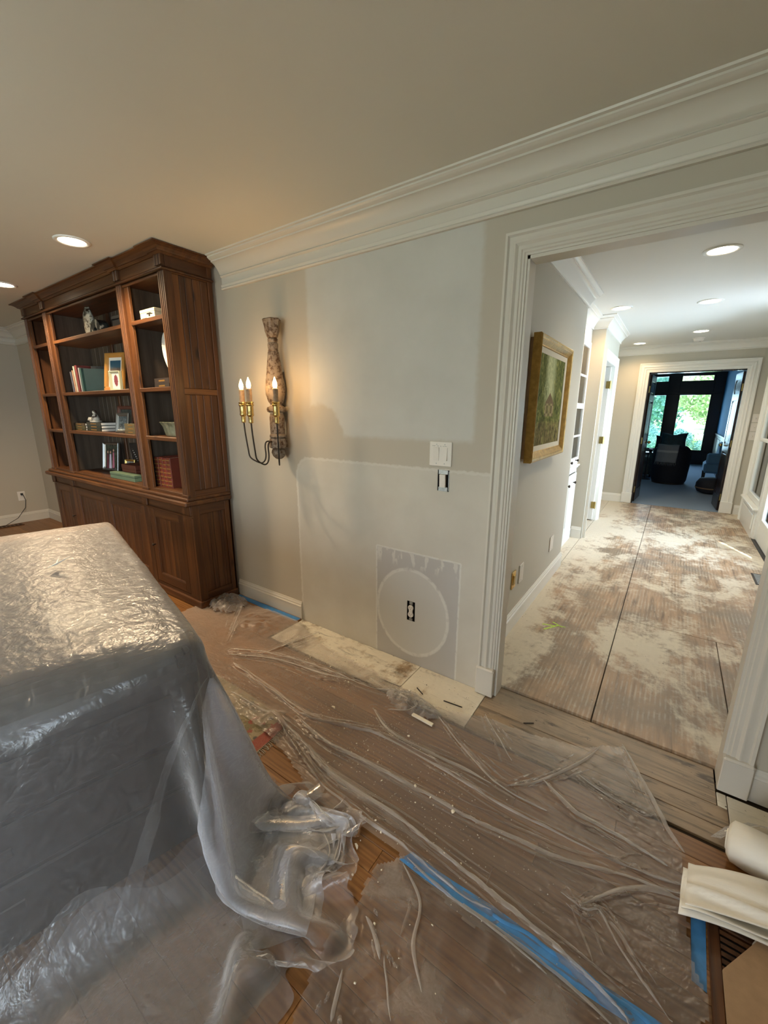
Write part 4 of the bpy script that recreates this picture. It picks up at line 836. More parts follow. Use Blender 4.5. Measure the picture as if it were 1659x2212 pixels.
    q = MB().box(HR-.035, 4.50, 0, HR+.10, 5.50, .335).bbox(HR-.048, 4.53, .09, HR-.03, 5.47, .27, .008).bbox(HR-.075, 4.46, .335, HR+.10, 5.54, .362, .006).bbox(HR-.050, 4.48, .318, HR+.10, 5.52, .336, .006); struct('sidelight_apron', q, ht, e)
    q = MB()
    for y0, y1, z0, z1 in ((4.50, 4.58, .362, 2.08), (5.42, 5.50, .362, 2.08), (4.58, 5.42, .362, .44), (4.58, 5.42, 1.10, 1.14), (4.58, 5.42, 2.0, 2.08)): q.bbox(HR-.012, y0, z0, HR+.04, y1, z1, .006)
    s = struct('window_4', q, ht); struct('pane', MB().box(HR+.010, 4.57, .43, HR+.014, 5.43, 2.01), MT['glass'], s)
    q = MB()
    for y0, y1, z0, z1 in ((3.475, 3.60, .012, 2.075), (4.275, 4.395, .012, 2.075), (3.60, 4.275, .012, .27), (3.60, 4.275, 1.95, 2.075)): q.bbox(HR+.0, y0, z0, HR+.042, y1, z1, .004)
    d = struct('door_6', q, ht); struct('pane', MB().box(HR+.018, 3.59, .26, HR+.022, 4.285, 1.96), MT['glass'], d)
    struct('handle', MB().bbox(HR-.006, 4.315, .93, HR, 4.355, 1.13, .003).tube([(HR-.0, 4.335, 1.02), (HR-.045, 4.335, 1.02), (HR-.045, 4.23, 1.02)], .009, 8), MT['old_brass'], d)
    struct('door_sill', MB().bbox(HR-.03, 3.44, -.012, HR+.12, 4.42, .010, .004), MT['iron'], e)
    # floor register at right
    g = thing('floor_register', 'dark metal floor register at the right edge of the hall floor', 'vent', (1.53, 2.86, 0)); obj('frame', MB().bbox(1.455, 2.70, -.001, 1.60, 3.02, .004, .001), MT['iron'], g)
    for k in range(12): obj('slat', MB().box(1.47, 2.72+k*.024, .0035, 1.585, 2.732+k*.024, .0055), MT['steel'], g)
    # gilt-framed painting
    y0, y1, z0, z1 = .622, 1.475, 1.158, 1.893; d0 = .045
    p = thing('painting', 'gilt-framed oil painting of a cottage under tall trees on the hall wall', 'painting', (HX, (y0+y1)/2, z0))
    gl = simple('burnished_gilt', (.46, .29, .085), .36, .75, .22, 30, .3, 90)
    prf = [(0, -.022), (0, .020), (.008, .027), (.014, .026), (.020, .021), (.028, .022), (.042, .012), (.052, .004), (.058, .006), (.062, .002), (.062, -.022)]
    F = [(HX+d0, y0, z0), (HX+d0, y0, z1), (HX+d0, y1, z1), (HX+d0, y1, z0)]
    obj('frame', MB().sweep([(-a, b) for a, b in prf], F, (1, 0, 0), True), gl, p, smooth='auto')
    obj('backing', MB().box(HX+.001, y0+.02, z0+.02, HX+d0-.02, y1-.02, z1-.02), MT['card'], p)
    lin = [(.058, -.006), (.058, .002), (.092, -.004), (.092, -.008)]
    obj('liner', MB().sweep([(-a, b) for a, b in lin], F, (1, 0, 0), True), simple('linen_liner', (.70, .66, .55), .8), p)
    g = G('oil_landscape', .5); v = g.co('Generated'); Xg, Y, Z = g.xyz(v); n = g.noise(g.map(v, (1, 9, 5)), 1, 6, .7, 1.0); n2 = g.noise(g.map(v, (1, 26, 20)), 1, 4, .7); nn = g.math('ADD', g.math('MULTIPLY', n, .6), g.math('MULTIPLY', n2, .4))
    dark = g.ramp(nn, [(.38, (.045, .065, .025)), (.52, (.16, .18, .06)), (.66, (.44, .44, .15))]); light = g.ramp(nn, [(.35, (.30, .36, .18)), (.6, (.68, .72, .44))])
    band = g.rangev(g.math('ABSOLUTE', g.math('SUBTRACT', g.math('ADD', Y, g.math('MULTIPLY', n, .3)), .62)), .24, .05); c = g.mix(g.math('MULTIPLY', band, g.rangev(Z, .35, .62)), dark, light)
    gnd = g.rangev(g.math('ADD', Z, g.math('MULTIPLY', n, .15)), .38, .30); c = g.mix(gnd, c, g.ramp(nn, [(.38, (.04, .05, .025)), (.52, (.22, .18, .08)), (.64, (.58, .44, .20))]))
    hy = g.math('ABSOLUTE', g.math('SUBTRACT', Y, .50)); roof = g.math('SUBTRACT', .60, g.math('MULTIPLY', hy, .75)); hs = g.math('MULTIPLY', g.math('MULTIPLY', g.rangev(hy, .17, .155), g.rangev(Z, .32, .34)), g.rangev(g.math('SUBTRACT', roof, Z), -.01, .01)); rf = g.math('MULTIPLY', hs, g.rangev(Z, .470, .485))
    wn = g.rangev(g.n('TexChecker', {'Vector': g.map(v, (1, 13, 11)), 'Scale': 1.0}).outputs['Fac'], .2, .8); c = g.mix(hs, c, g.mix(g.math('MULTIPLY', wn, .6), (.40, .33, .19), (.06, .05, .03))); c = g.mix(rf, c, g.mix(nn, (.12, .09, .06), (.30, .22, .14))); c = g.mix(g.math('MULTIPLY', g.math('MULTIPLY', g.rangev(n, .50, .60), g.rangev(Z, .58, .34)), .8), c, dark)
    g.base(c); g.bump(n2, .4, .004); g.set(g.b, 'Specular IOR Level', .08); g.set(g.b, 'Roughness', .9)
    obj('canvas', MB().box(HX+d0-.016, y0+.086, z0+.086, HX+d0-.006, y1-.086, z1-.086), g.m, p)
hall()
# ------------------------------------------------------------------ study beyond the far doorway, and the garden outside its windows
def study():
    Y0, Y1, X0, X1, HZ = HF+.12, 13.0, -2.2, 1.66, 2.75
    g = G('blue_grey_carpet', .95); n = g.noise(g.pos(), 260, 2); n2 = g.noise(g.pos(), 3, 3); g.base(g.mix(n, g.mix(n2, (.15, .21, .30), (.18, .25, .35)), (.30, .39, .50))); g.bump(n, .5, .004); carpet = g.m
    struct('floor_study', MB().box(X0, HF+.02, -.12, X1, Y1+.1, .0), carpet)
    blue = simple('study_blue_paint', (.025, .17, .34), .9); mh = MT['mahogany']
    struct('ceiling_study', MB().box(X0, Y0, HZ, X1, Y1+.2, HZ+.06), MT['hall_ceiling'])
    struct('wall_study_right', MB().box(X1, Y0, -.1, X1+.1, Y1+.2, HZ+.05), blue)
    struct('wall_study_left', MB().box(X0-.1, Y0, -.1, X0, Y1+.2, HZ+.05), blue)
    struct('wall_study_front', MB().box(X0, Y0, 0, .25, Y0+.005, HZ).box(1.415, Y0, 0, X1, Y0+.005, HZ).box(.25, Y0, 2.06, 1.415, Y0+.005, HZ), mh)
    q = MB().box(X1-.02, Y0+.6, 0, X1, Y1, .88).bbox(X1-.045, Y0+.6, .88, X1, Y1, .92, .005).bbox(X1-.035, Y0+.6, 0, X1, Y1, .14, .005)
    for k in range(7): q.bbox(X1-.03, 6.8+k*.88, .22, X1-.02, 7.55+k*.88, .80, .006)
    struct('trim_4', q, mh)
    # window wall: dark timber frame with transoms
    ops = [(-1.9, -1.25), (-1.0, -.32), (-.12, .385), (.645, 1.42)]
    m = MB(); xs = [X0]
    for a, b in ops: xs += [a, b]
    xs.append(X1)
    for i in range(0, len(xs), 2): m.bbox(xs[i], Y1, 0, xs[i+1], Y1+.14, HZ, .004)
    for a, b in ops: m.box(a, Y1, 0, b, Y1+.14, .37).bbox(a, Y1+.005, 1.98, b, Y1+.14, 2.30, .004).box(a, Y1, 2.50, b, Y1+.14, HZ)
    m.bbox(X0, Y1-.03, 1.97, X1, Y1, 2.01, .006).bbox(X0, Y1-.035, .33, X1, Y1, .37, .006)
    wl = struct('wall_study_far', m, mh)
    for k, (a, b) in enumerate(ops):
        f = MB()
        for z0, z1 in ((.37, 1.98), (2.30, 2.50)):
            f.box(a, Y1+.03, z0, a+.035, Y1+.09, z1).box(b-.035, Y1+.03, z0, b, Y1+.09, z1).box(a+.035, Y1+.03, z0, b-.035, Y1+.09, z0+.035).box(a+.035, Y1+.03, z1-.035, b-.035, Y1+.09, z1)
        w_ = struct('window_%d' % (5+k), f, mh); struct('pane', MB().box(a+.02, Y1+.055, .39, b-.02, Y1+.058, 1.96), MT['glass'], w_); struct('pane', MB().box(a+.02, Y1+.055, 2.32, b-.02, Y1+.058, 2.48), MT['glass'], w_)
    # barrel chair seen from behind, with a striped throw
    navy = simple('navy_velvet', (.010, .011, .018), .75, 0, .25, 40)
    cx, cy = .715, 8.72; T = thing('barrel_chair', 'dark navy barrel armchair seen from behind in the study', 'armchair', (cx, cy, 0))
    def shell_(r0, r1, z0, z1, a0, a1, n=26, flare=.03, arm=0):
        b = MB(); vs = []; fs = []
        for i in range(n+1):
            a = a0 + (a1-a0)*i/n; u = abs(i/n-.5)*2; zt = z1 - arm*max(0, u-.45)/.55
            for rr, z in ((r1-.02, z0), (r1, z0+.05), (r1+flare*.6, (z0+zt)/2), (r1+flare, zt-.03), (r1+flare-.03, zt), (r0+.03, zt), (r0, zt-.03), (r0, z0)): vs.append((cx+rr*math.cos(a), cy+rr*math.sin(a)*1.0, z))
        for i in range(n):
            for k in range(8): j = (k+1) % 8; fs.append((i*8+k, i*8+j, (i+1)*8+j, (i+1)*8+k))
        fs += [tuple(range(8))[::-1], tuple(range(n*8, n*8+8))]
        return b.add(vs, fs)
    obj('backrest', shell_(.20, .315, .03, .80, math.radians(170), math.radians(370), arm=.16), navy, T, smooth='auto')
    obj('base', MB().lathe([(.29, .0), (.295, .015), (.295, .03)], (cx, cy, 0), 32), MT['iron'], T)
    obj('seat', MB().lathe([(.002, .05), (.25, .05), (.255, .38), (.24, .43), (.18, .45), (.002, .455)], (cx, cy+.03, 0), 28, sy=1.1), navy, T, smooth='auto')
    pl = thing('cushion', 'dark teal cushion leaning over the top of the barrel chair', 'cushion', (cx, cy, .8))
    def cushion(c, w_, h, th, M, nm, mt, par, n=12):
        b = MB(); vs = []; fs = []
        for sgn in (1, -1):
            for i in range(n+1):
                for j in range(n+1):
                    u, v = i/n*2-1, j/n*2-1; t = (1-u**4)*(1-v**4); pin = 1 - .10*(u*u)*(1-abs(v))-.0; px = u*w_/2*(1-.12*(1-v*v)*abs(u)**3*1.0); pz = v*h/2*(1-.12*(1-u*u)*abs(v)**3) - (.10*h*math.exp(-(u*3)**2) if v > .8 else 0)
                    vs.append(Vector(c) + M @ Vector((px, sgn*th/2*math.sqrt(max(t, 0)), pz)))
        N = (n+1)*(n+1)
        for s_ in (0, 1):
            for i in range(n):
                for j in range(n): f = (s_*N+i*(n+1)+j, s_*N+(i+1)*(n+1)+j, s_*N+(i+1)*(n+1)+j+1, s_*N+i*(n+1)+j+1); fs.append(f if s_ else f[::-1])
        return obj(nm, b.add(vs, fs), mt, par, smooth=True)
    cushion((.70, 8.66, .88), .47, .36, .16, Matrix.Rotation(math.radians(-14), 3, 'X'), 'pad', simple('teal_velvet', (.012, .045, .055), .6, 0, .3, 20), pl)
    obj('piping', MB().tube([(.47, 8.62, .74), (.48, 8.66, 1.03)], .004, 6), simple('piping_grey', (.06, .09, .10), .6), pl)
    pl = thing('cushion', 'black cushion half hidden beside the teal one on the barrel chair', 'cushion', (cx, cy+.1, .8))
    cushion((.53, 8.80, .84), .30, .30, .13, Matrix.Rotation(math.radians(-16), 3, 'X'), 'pad', navy, pl); obj('piping', MB().tube([(.40, 8.78, .72), (.40, 8.80, .97)], .004, 6), navy, pl)
    # throw over the back
    g = G('striped_wool_throw', .95); Z = g.xyz(g.co('Generated'))[2]; n = g.noise(g.co(), 90, 2); s = g.math('MULTIPLY', g.rangev(g.math('ABSOLUTE', g.math('SUBTRACT', Z, .62)), .07, .05), 1)
    g.base(g.mix(s, g.mix(n, (.22, .23, .24), (.30, .31, .32)), (.50, .50, .50))); tm = g.m
    th = thing('throw_blanket', 'grey striped throw with a fringe hanging over the back of the barrel chair', 'throw blanket', (.60, 8.38, .8))
    b = MB(); vs = []; fs = []; nx, nz = 14, 18
    for j in range(nz+1):
        for i in range(nx+1):
            u = i/nx; x = .43 + .37*u + (.02*(1-j/nz) if True else 0); a = math.asin(max(-1, min(1, (x-cx)/.36))); yo = cy - .352*math.cos(a)
            if j < 4: z = .815 + .004*math.sin(u*9); y = yo + .13*(1-j/4); 
            else: z = .812 - (j-4)/(nz-4)*.355; y = yo - .004 - .010*math.sin(u*11+j*.2)*min(1, (j-4)/5)
            vs.append((x, y, z))
    for j in range(nz):
        for i in range(nx): fs.append((j*(nx+1)+i, j*(nx+1)+i+1, (j+1)*(nx+1)+i+1, (j+1)*(nx+1)+i))
    o = obj('cloth', b.add(vs, fs), tm, th, smooth=True); md = o.modifiers.new('t', 'SOLIDIFY'); md.thickness = .008
    fr = MB()
    for k in range(15):
        x = .437 + k*.0255; a = math.asin((x-cx)/.36); y = cy-.358*math.cos(a)-.008; fr.tube([(x, y, .462), (x+rnd.uniform(-.006, .006), y-.008, .43), (x+rnd.uniform(-.012, .012), y, .392)], [.004, .005, .002], 5)
    obj('fringe', fr, tm, th)
    # sofa, pouf, blue chair
    so = thing('sofa', 'low grey-green sofa behind the barrel chair at the left of the study', 'sofa', (-.25, 9.6, 0)); gg = simple('grey_green_linen', (.13, .15, .13), .9, 0, .1, 30)
    obj('base', MB().bbox(-1.3, 9.3, .06, .36, 10.1, .34, .03), gg, so); obj('seat_cushion', MB().bbox(-1.28, 9.28, .34, .345, 9.95, .47, .04), gg, so); obj('armrest', MB().bbox(.30, 9.27, .06, .44, 10.1, .58, .04), gg, so); obj('backrest', MB().bbox(-1.3, 9.98, .3, .40, 10.2, .62, .05), gg, so)
    for x in (-1.2, .36): obj('leg', MB().lathe([(.018, 0), (.025, .06)], (x, 9.36, 0), 10), mh, so)
    tb = thing('side_table', 'small black side table at the sofa end', 'table', (.28, 9.0, 0)); obj('top', MB().lathe([(.15, .585), (.155, .595), (.15, .605)], (.28, 9.0, 0), 24), MT['black'], tb); obj('stem', MB().lathe([(.12, 0), (.11, .015), (.015, .03), (.012, .585)], (.28, 9.0, 0), 16), MT['black'], tb); obj('cup', MB().lathe([(.03, .606), (.034, .68), (.03, .68)], (.32, 8.96, 0), 16), MT['black'], tb)
    po = thing('floor_cushion', 'round black floor cushion beside the right study door', 'cushion', (1.52, 7.75, 0)); obj('body', MB().lathe([(.12, .0), (.22, .03), (.255, .10), (.25, .19), (.20, .265), (.08, .29), (.002, .292)], (1.38, 7.75, 0), 28, sx=.9), navy, po, smooth=True); obj('band', MB().lathe([(.256, .095), (.262, .105), (.256, .115)], (1.38, 7.75, 0), 28, sx=.9, cap=False), simple('tan_band', (.20, .13, .07), .7), po, smooth=True)
    bc = thing('armchair', 'pale blue armchair beyond the right study door', 'armchair', (1.42, 9.4, 0)); bm_ = simple('pale_blue_fabric', (.16, .32, .50), .9); obj('seat', MB().bbox(1.30, 9.0, .22, 1.62, 9.6, .44, .04), bm_, bc); obj('backrest', MB().bbox(1.50, 9.0, .40, 1.63, 9.6, .85, .04), bm_, bc); obj('armrest', MB().bbox(1.32, 8.96, .42, 1.60, 9.06, .64, .03), bm_, bc)
    for x, y in ((1.33, 9.04), (1.33, 9.56), (1.58, 9.04), (1.58, 9.56)): obj('leg', MB().lathe([(.012, 0), (.018, .23)], (x, y, 0), 8), MT['iron'], bc)
study()
def garden():
    g = G('lawn', .9); n = g.noise(g.pos(), 2, 4); n2 = g.noise(g.pos(), 60, 3); g.base(g.mix(n2, g.mix(n, (.22, .42, .14), (.30, .52, .20)), (.45, .64, .30))); lawn = g.m
    struct('ground', MB().box(-40, 13.2, -.5, 40, 90, -.18).box(1.9, -20, -.5, 40, 13.2, -.18).box(-40, -30, -.5, 40, -4.7, -.18), lawn)
    struct('terrace', MB().box(1.8, 2.0, -.2, 6, 7, -.03), simple('terrace_paving', (.42, .42, .42), .8, 0, .1, 4))
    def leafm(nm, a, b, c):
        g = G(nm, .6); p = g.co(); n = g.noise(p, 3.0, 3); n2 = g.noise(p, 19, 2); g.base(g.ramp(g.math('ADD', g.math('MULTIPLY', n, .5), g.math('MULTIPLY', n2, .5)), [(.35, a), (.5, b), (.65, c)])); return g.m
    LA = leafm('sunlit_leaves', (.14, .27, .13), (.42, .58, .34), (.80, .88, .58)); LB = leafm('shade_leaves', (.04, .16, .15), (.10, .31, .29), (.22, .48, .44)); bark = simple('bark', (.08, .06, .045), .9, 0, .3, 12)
    def leaves(c, r, n, size, sc, seed):
        R = np.random.default_rng(seed); d = R.normal(size=(n, 3)); d /= np.linalg.norm(d, axis=1)[:, None]; rad = R.uniform(.72, 1.03, n)[:, None]*(1+.13*np.sin(d[:, :1]*5+seed)*np.cos(d[:, 2:]*4))
        p = d*rad*r*np.array(sc)+np.array(c); t = R.normal(size=(n, 3)); t /= np.linalg.norm(t, axis=1)[:, None]; q = np.cross(t, d); q /= np.linalg.norm(q, axis=1)[:, None]+1e-9; s_ = size*R.uniform(.6, 1.3, n)[:, None]
        v = np.stack([p-t*s_, p+q*s_*.45, p+t*s_, p-q*s_*.45], 1).reshape(-1, 3)
        return v.tolist(), [(4*i, 4*i+1, 4*i+2, 4*i+3) for i in range(n)]
    def tree(name, label, cat, x, y, z, r, sc, m, n, size, trunk, seed, group=None):
        T = thing(name, label, cat, (x, y, -.18), group); b = MB().ball((x, y, z), r*.78, 2, sc, .5, seed); v, f = leaves((x, y, z), r, n, size, sc, seed); b.add(v, f); o = obj('foliage', b, m, T); o['kind'] = 'stuff'
        if trunk: obj('trunk', MB().tube([(x, y, -.18), (x+.05, y, z*.4), (x, y, z)], [.16, .13, .06], 8), bark, T, smooth=True)
        else: obj('stem', MB().tube([(x, y, -.18), (x, y, z)], [.04, .03], 6), bark, T)
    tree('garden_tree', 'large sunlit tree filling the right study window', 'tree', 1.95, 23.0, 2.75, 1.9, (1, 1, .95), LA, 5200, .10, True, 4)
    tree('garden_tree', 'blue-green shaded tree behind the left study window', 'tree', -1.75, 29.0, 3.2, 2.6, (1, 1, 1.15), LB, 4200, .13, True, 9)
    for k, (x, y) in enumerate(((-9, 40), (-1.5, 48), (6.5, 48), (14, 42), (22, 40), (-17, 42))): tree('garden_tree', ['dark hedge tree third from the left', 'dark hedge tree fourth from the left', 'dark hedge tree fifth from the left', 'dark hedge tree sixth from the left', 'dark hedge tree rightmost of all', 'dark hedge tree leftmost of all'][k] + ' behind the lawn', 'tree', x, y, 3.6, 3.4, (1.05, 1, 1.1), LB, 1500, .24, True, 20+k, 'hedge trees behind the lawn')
    tree('boxwood_shrub', 'round clipped shrub outside the left study window', 'shrub', -.05, 17.2, .42, .58, (.9, 1, 1.0), LB, 2600, .035, False, 30)
    tree('boxwood_shrub', 'round clipped shrub at the left of the right study window', 'shrub', .93, 18.4, .42, .42, (1.1, 1, .95), LB, 2600, .035, False, 31)
    tree('boxwood_shrub', 'low flat shrub behind the round one outside the right window', 'shrub', 1.75, 20.0, .30, .45, (1.2, 1, .7), LA, 1500, .04, False, 32)
    tree('boxwood_shrub', 'wide low clipped shrub at the right of the right study window', 'shrub', 1.72, 17.0, .22, .36, (1.3, 1, .75), LB, 2200, .035, False, 33)
    gm = simple('silvery_grass', (.42, .55, .42), .7, 0, .2, 20)
    for k, (x, y, lab) in enumerate(((-.20, 14.0, 'pale arching grass clump below the left study window'), (.42, 15.2, 'pale arching grass clump between the two study windows'), (1.02, 14.0, 'pale arching grass clump behind the chair'), (1.62, 15.3, 'pale arching grass clump at the right of the right study window'))):
        t = thing('grass_clump', lab, 'plant', (x, y, -.18), 'grass clumps under the study windows'); R = random.Random(50+k); b = MB()
        for q in range(70):
            a = R.uniform(0, 6.28); L_ = R.uniform(.22, .38); h = R.uniform(.45, .85); pts = [Vector((x, y, -.18)), Vector((x+math.cos(a)*L_*.35, y+math.sin(a)*L_*.35, h*.75-.18)), Vector((x+math.cos(a)*L_*.75, y+math.sin(a)*L_*.75, h-.18)), Vector((x+math.cos(a)*L_*1.1, y+math.sin(a)*L_*1.1, h*.8-.18))]
            sd_ = Vector((-math.sin(a), math.cos(a), 0))*.007; vs = []
            for i, p in enumerate(pts): ww = (1-i/3.2); vs += [p-sd_*ww, p+sd_*ww]
            b.add(vs, [(0, 1, 3, 2), (2, 3, 5, 4), (4, 5, 7, 6)])
        o = obj('blades', b, gm, t); o['kind'] = 'stuff'; obj('crown', MB().ball((x, y, -.16), .06, 1), bark, t)
    # outside the room windows
    for k, (x, y) in enumerate(((7, -4), (9, 2.0), (8, 8.0), (0, -12), (-6.5, -12))): tree('garden_tree', ['tree outside the right window', 'tree outside between right window and entry', 'tree outside the entry door', 'tree outside the front windows, right one', 'tree outside the front windows, left one'][k], 'tree', x, y, 2.4, 2.2, (1, 1, 1.1), LB, 900, .2, True, 60+k)
garden()
# ------------------------------------------------------------------ covered desk with its dust cover
E1 = Vector((.972, -.234, 0)); E2 = Vector((.234, .972, 0)); CN = Vector((-.447, -1.259, 0)); DL, DW = 1.58, 1.15
def frame_pt(a, b, z): return CN + E1*a + E2*b + Vector((0, 0, z))
MD = Matrix((E1, E2, Vector((0, 0, 1)))).transposed()
def ztop(a): return .752 + .068*(-a/DL)
def desk():
    T = thing('covered_desk', 'dark wooden desk hidden under the polythene dust cover', 'desk', tuple(frame_pt(-DL/2, -DW/2, 0)))
    def box(a0, a1, b0, b1, z0, z1, c=.004):
        q = MB().bbox(a0, b0, z0, a1, b1, z1, c); q.v = [tuple(frame_pt(v[0], v[1], v[2])) for v in q.v]; return q
    def bar(prof, b0_, b1_):                                        # profile in (a, z) run along the desk's depth
        n = len(prof); vs = [tuple(frame_pt(a, b_, z)) for b_ in (b0_, b1_) for a, z in prof]
        return MB().add(vs, [tuple(range(n))[::-1], tuple(range(n, 2*n))] + [(i, (i+1) % n, n+(i+1) % n, n+i) for i in range(n)])
    obj('top', bar([(-DL+.02, ztop(-DL)-.058), (-DL+.02, ztop(-DL)-.023), (-.15, ztop(-.15)-.023), (-.15, ztop(-.15)-.058)], -DW+.02, -.02), MT['desk'], T)
    obj('rolled_edge', bar([(-.15, .60)] + [(-.15+.12*math.sin(t), .615+.118*math.cos(t)) for t in [k*math.pi/2/8 for k in range(9)]] + [(-.03, .60)], -DW+.02, -.02), MT['desk'], T)
    obj('end_panel', box(-.065, -.045, -DW+.04, -.04, .0, .62), MT['desk'], T); obj('end_panel', box(-DL+.03, -DL+.06, -DW+.03, -.03, .10, .745), MT['desk'], T)
    obj('back_panel', box(-DL+.06, -.045, -.05, -.03, .10, .71), MT['desk'], T)
    for a in (-.085, -DL+.03):
        for b in (-DW+.03, -.075): obj('leg', box(a, a+.045, b, b+.045, .0, .70), MT['desk'], T)
    for z in (.06, .24, .42):
        d = obj('drawer', box(-.045, -.033, -DW+.10, -.10, z, z+.165, .005), MT['desk'], T)
        obj('pull', box(-.033, -.026, -.62, -.52, z+.07, z+.10, .003), MT['iron'], d)
    p = MB().bbox(-.56, -.36, 0, -.36, -.20, .004, .001); p.v = [tuple(frame_pt(v[0], v[1], v[2]+ztop(v[0])-.0225)) for v in p.v]
    t = thing('paper_sheet', 'white paper sheet with two dark marks under the dust cover on the desk', 'paper', tuple(frame_pt(-.46, -.28, .78))); obj('sheet', p, MT['paper'], t)
    k = MB()
    for a, b in ((-.525, -.29), (-.455, -.30)): k.bbox(a, b, 0, a+.045, b+.06, .0046, .001)
    k.v = [tuple(frame_pt(v[0], v[1], v[2]+ztop(v[0])-.0222)) for v in k.v]; obj('mark', k, MT['black'], t)
desk()
def drape():
    sp = .0245; a0, a1, b0, b1 = -DL-.30, 1.10, -DW-.25, .90
    na, nb = int((a1-a0)/sp)+1, int((b1-b0)/sp)+1
    A, B = np.meshgrid(np.linspace(a0, a1, na), np.linspace(b0, b1, nb), indexing='ij')
    R = np.random.default_rng(5)
    ea, eb = np.maximum(A, 0), np.maximum(B, 0); t = np.hypot(ea, eb); th = np.arctan2(eb, ea+1e-9); F = .43*np.cos(th)**2 + .10*np.sin(th)**2 + .13*np.sin(2*th); F = F*(1+.10*np.sin(B*7)*(B < 0))
    ht = .768 + .068*(-np.minimum(A, 0)/DL); Ls = np.hypot(ht, F); r_ = np.where(t < Ls, F*t/Ls, F+(t-Ls)*.45); z_ = np.where(t < Ls, ht*(1-t/Ls), 0)+.006
    wv = np.minimum(t, .5)*.05*np.sin(th*10)*(ea > 0)*(eb > 0); r_ = r_+wv
    P = np.stack([np.minimum(A, 0)+r_*np.cos(th)*(t > 0), np.minimum(B, 0)+r_*np.sin(th)*(t > 0), z_], -1)
    P += R.normal(size=P.shape)*.0035; P[..., 2] += np.where(t > Ls*.97, np.abs(R.normal(size=t.shape))*.022, 0)
    V = np.zeros_like(P); dt = .016; d0 = (a1-a0)/(na-1); d1 = (b1-b0)/(nb-1); dg = math.hypot(d0, d1)
    def solve(X, Y, L, k):
        D = Y-X; n = np.linalg.norm(D, axis=-1, keepdims=True)+1e-9; C = D*((n-L)/n*.5*k); X += C; Y -= C
    def bend(X, Y, L, k):
        D = Y-X; n = np.linalg.norm(D, axis=-1, keepdims=True)+1e-9; C = D*(np.minimum(n-L, 0)/n*.5*k); X += C; Y -= C
    m = .008
    for it in range(80):
        Q = P.copy(); V[..., 2] -= 3.0*dt; V *= .93; P = P + V*dt
        for s in range(10):
            for o in (0, 1):
                n = (P.shape[0]-o)//2*2; solve(P[o:o+n:2], P[o+1:o+n:2], d0, .95)
                n = (P.shape[1]-o)//2*2; solve(P[:, o:o+n:2], P[:, o+1:o+n:2], d1, .95)
            if s % 2 == 0:
                for o in (0, 1):
                    n = (P.shape[0]-o)//2*2; solve(P[o:o+n:2, :-1], P[o+1:o+n:2, 1:], dg, .25); solve(P[o:o+n:2, 1:], P[o+1:o+n:2, :-1], dg, .25)
                for o in (0, 1, 2):
                    bend(P[o:-2:3], P[o+2::3][:len(P[o:-2:3])], 2*d0, .35); bend(P[:, o:-2:3], P[:, o+2::3][:, :P[:, o:-2:3].shape[1]], 2*d1, .35)
            h = .752 + .068*(-P[..., 0]/DL) + m - .10*np.clip(-P[..., 1]/.45, 0, 1)*np.clip((P[..., 0]+.15)/.15, 0, 1)**2
            ins = (P[..., 0] < m) & (P[..., 0] > -DL-m) & (P[..., 1] < m) & (P[..., 1] > -DW-m) & (P[..., 2] < h)
            dz = np.where(ins, h-P[..., 2], 9); da = np.where(ins, m-P[..., 0], 9); db = np.where(ins, m-P[..., 1], 9); dc = np.where(ins, P[..., 1]+DW+m, 9)
            mn = np.minimum(np.minimum(dz, da), np.minimum(db, dc))
            t = ins & (dz == mn); P[..., 2] = np.where(t, h, P[..., 2]); u = ins & ~t & (da == mn); P[..., 0] = np.where(u, m, P[..., 0]); v = ins & ~t & ~u & (db == mn); P[..., 1] = np.where(v, m, P[..., 1])
            v2 = ins & ~t & ~u & ~v; P[..., 1] = np.where(v2, -DW-m, P[..., 1])
        fl = P[..., 2] < .004; P[..., 2] = np.where(fl, .004, P[..., 2])
        fr = (fl*.92)[..., None]; P[..., :2] += (Q[..., :2]-P[..., :2])*fr
        tp = ((ins & t)*.88)[..., None]; P[..., :2] += (Q[..., :2]-P[..., :2])*tp
        pin = ((A < -1.05) & (B <= 0)) | ((B < -DW+.12) & (A <= 0)); P[..., :2] = np.where(pin[..., None], np.stack([A, B], -1), P[..., :2]); V = (P-Q)/dt
    # finer mesh: bicubic refinement by the subdivision modifier, crumple by a displacement in code
    W_ = np.array(CN)[None, None] + P[..., :1]*np.array(E1) + P[..., 1:2]*np.array(E2) + P[..., 2:]*np.array((0, 0, 1.))
    mb = MB(); mb.v = [tuple(p) for p in W_.reshape(-1, 3)]; rr = 1.03+.03*np.sin(np.arctan2(B, A)*9); keep = ~((A > 0) & (B > 0) & (A*A+B*B > rr**2)); k4 = keep[:-1, :-1] & keep[1:, :-1] & keep[1:, 1:] & keep[:-1, 1:]; mb.f = [(i*nb+j, (i+1)*nb+j, (i+1)*nb+j+1, i*nb+j+1) for i in range(na-1) for j in range(nb-1) if k4[i, j]]
    T = thing('dust_cover', 'translucent polythene dust cover draped over the desk, crumpled at its hem', 'plastic sheet', (-.9, -1.6, 0))
    o = obj('sheet', mb, MT['film_cover'], T, smooth=True); bm = bmesh.new(); bm.from_mesh(o.data); bmesh.ops.delete(bm, geom=[v for v in bm.verts if not v.link_faces], context='VERTS'); bm.to_mesh(o.data); bm.free()
    def at(a, b):                                                   # bilinear look-up on the settled sheet
        fi, fj = (a-a0)/d0, (b-b0)/d1; i, j = np.clip(np.floor(fi).astype(int), 0, na-2), np.clip(np.floor(fj).astype(int), 0, nb-2); u, v = (fi-i)[..., None], (fj-j)[..., None]
        return (W_[i, j]*(1-u)+W_[i+1, j]*u)*(1-v)+(W_[i, j+1]*(1-u)+W_[i+1, j+1]*u)*v
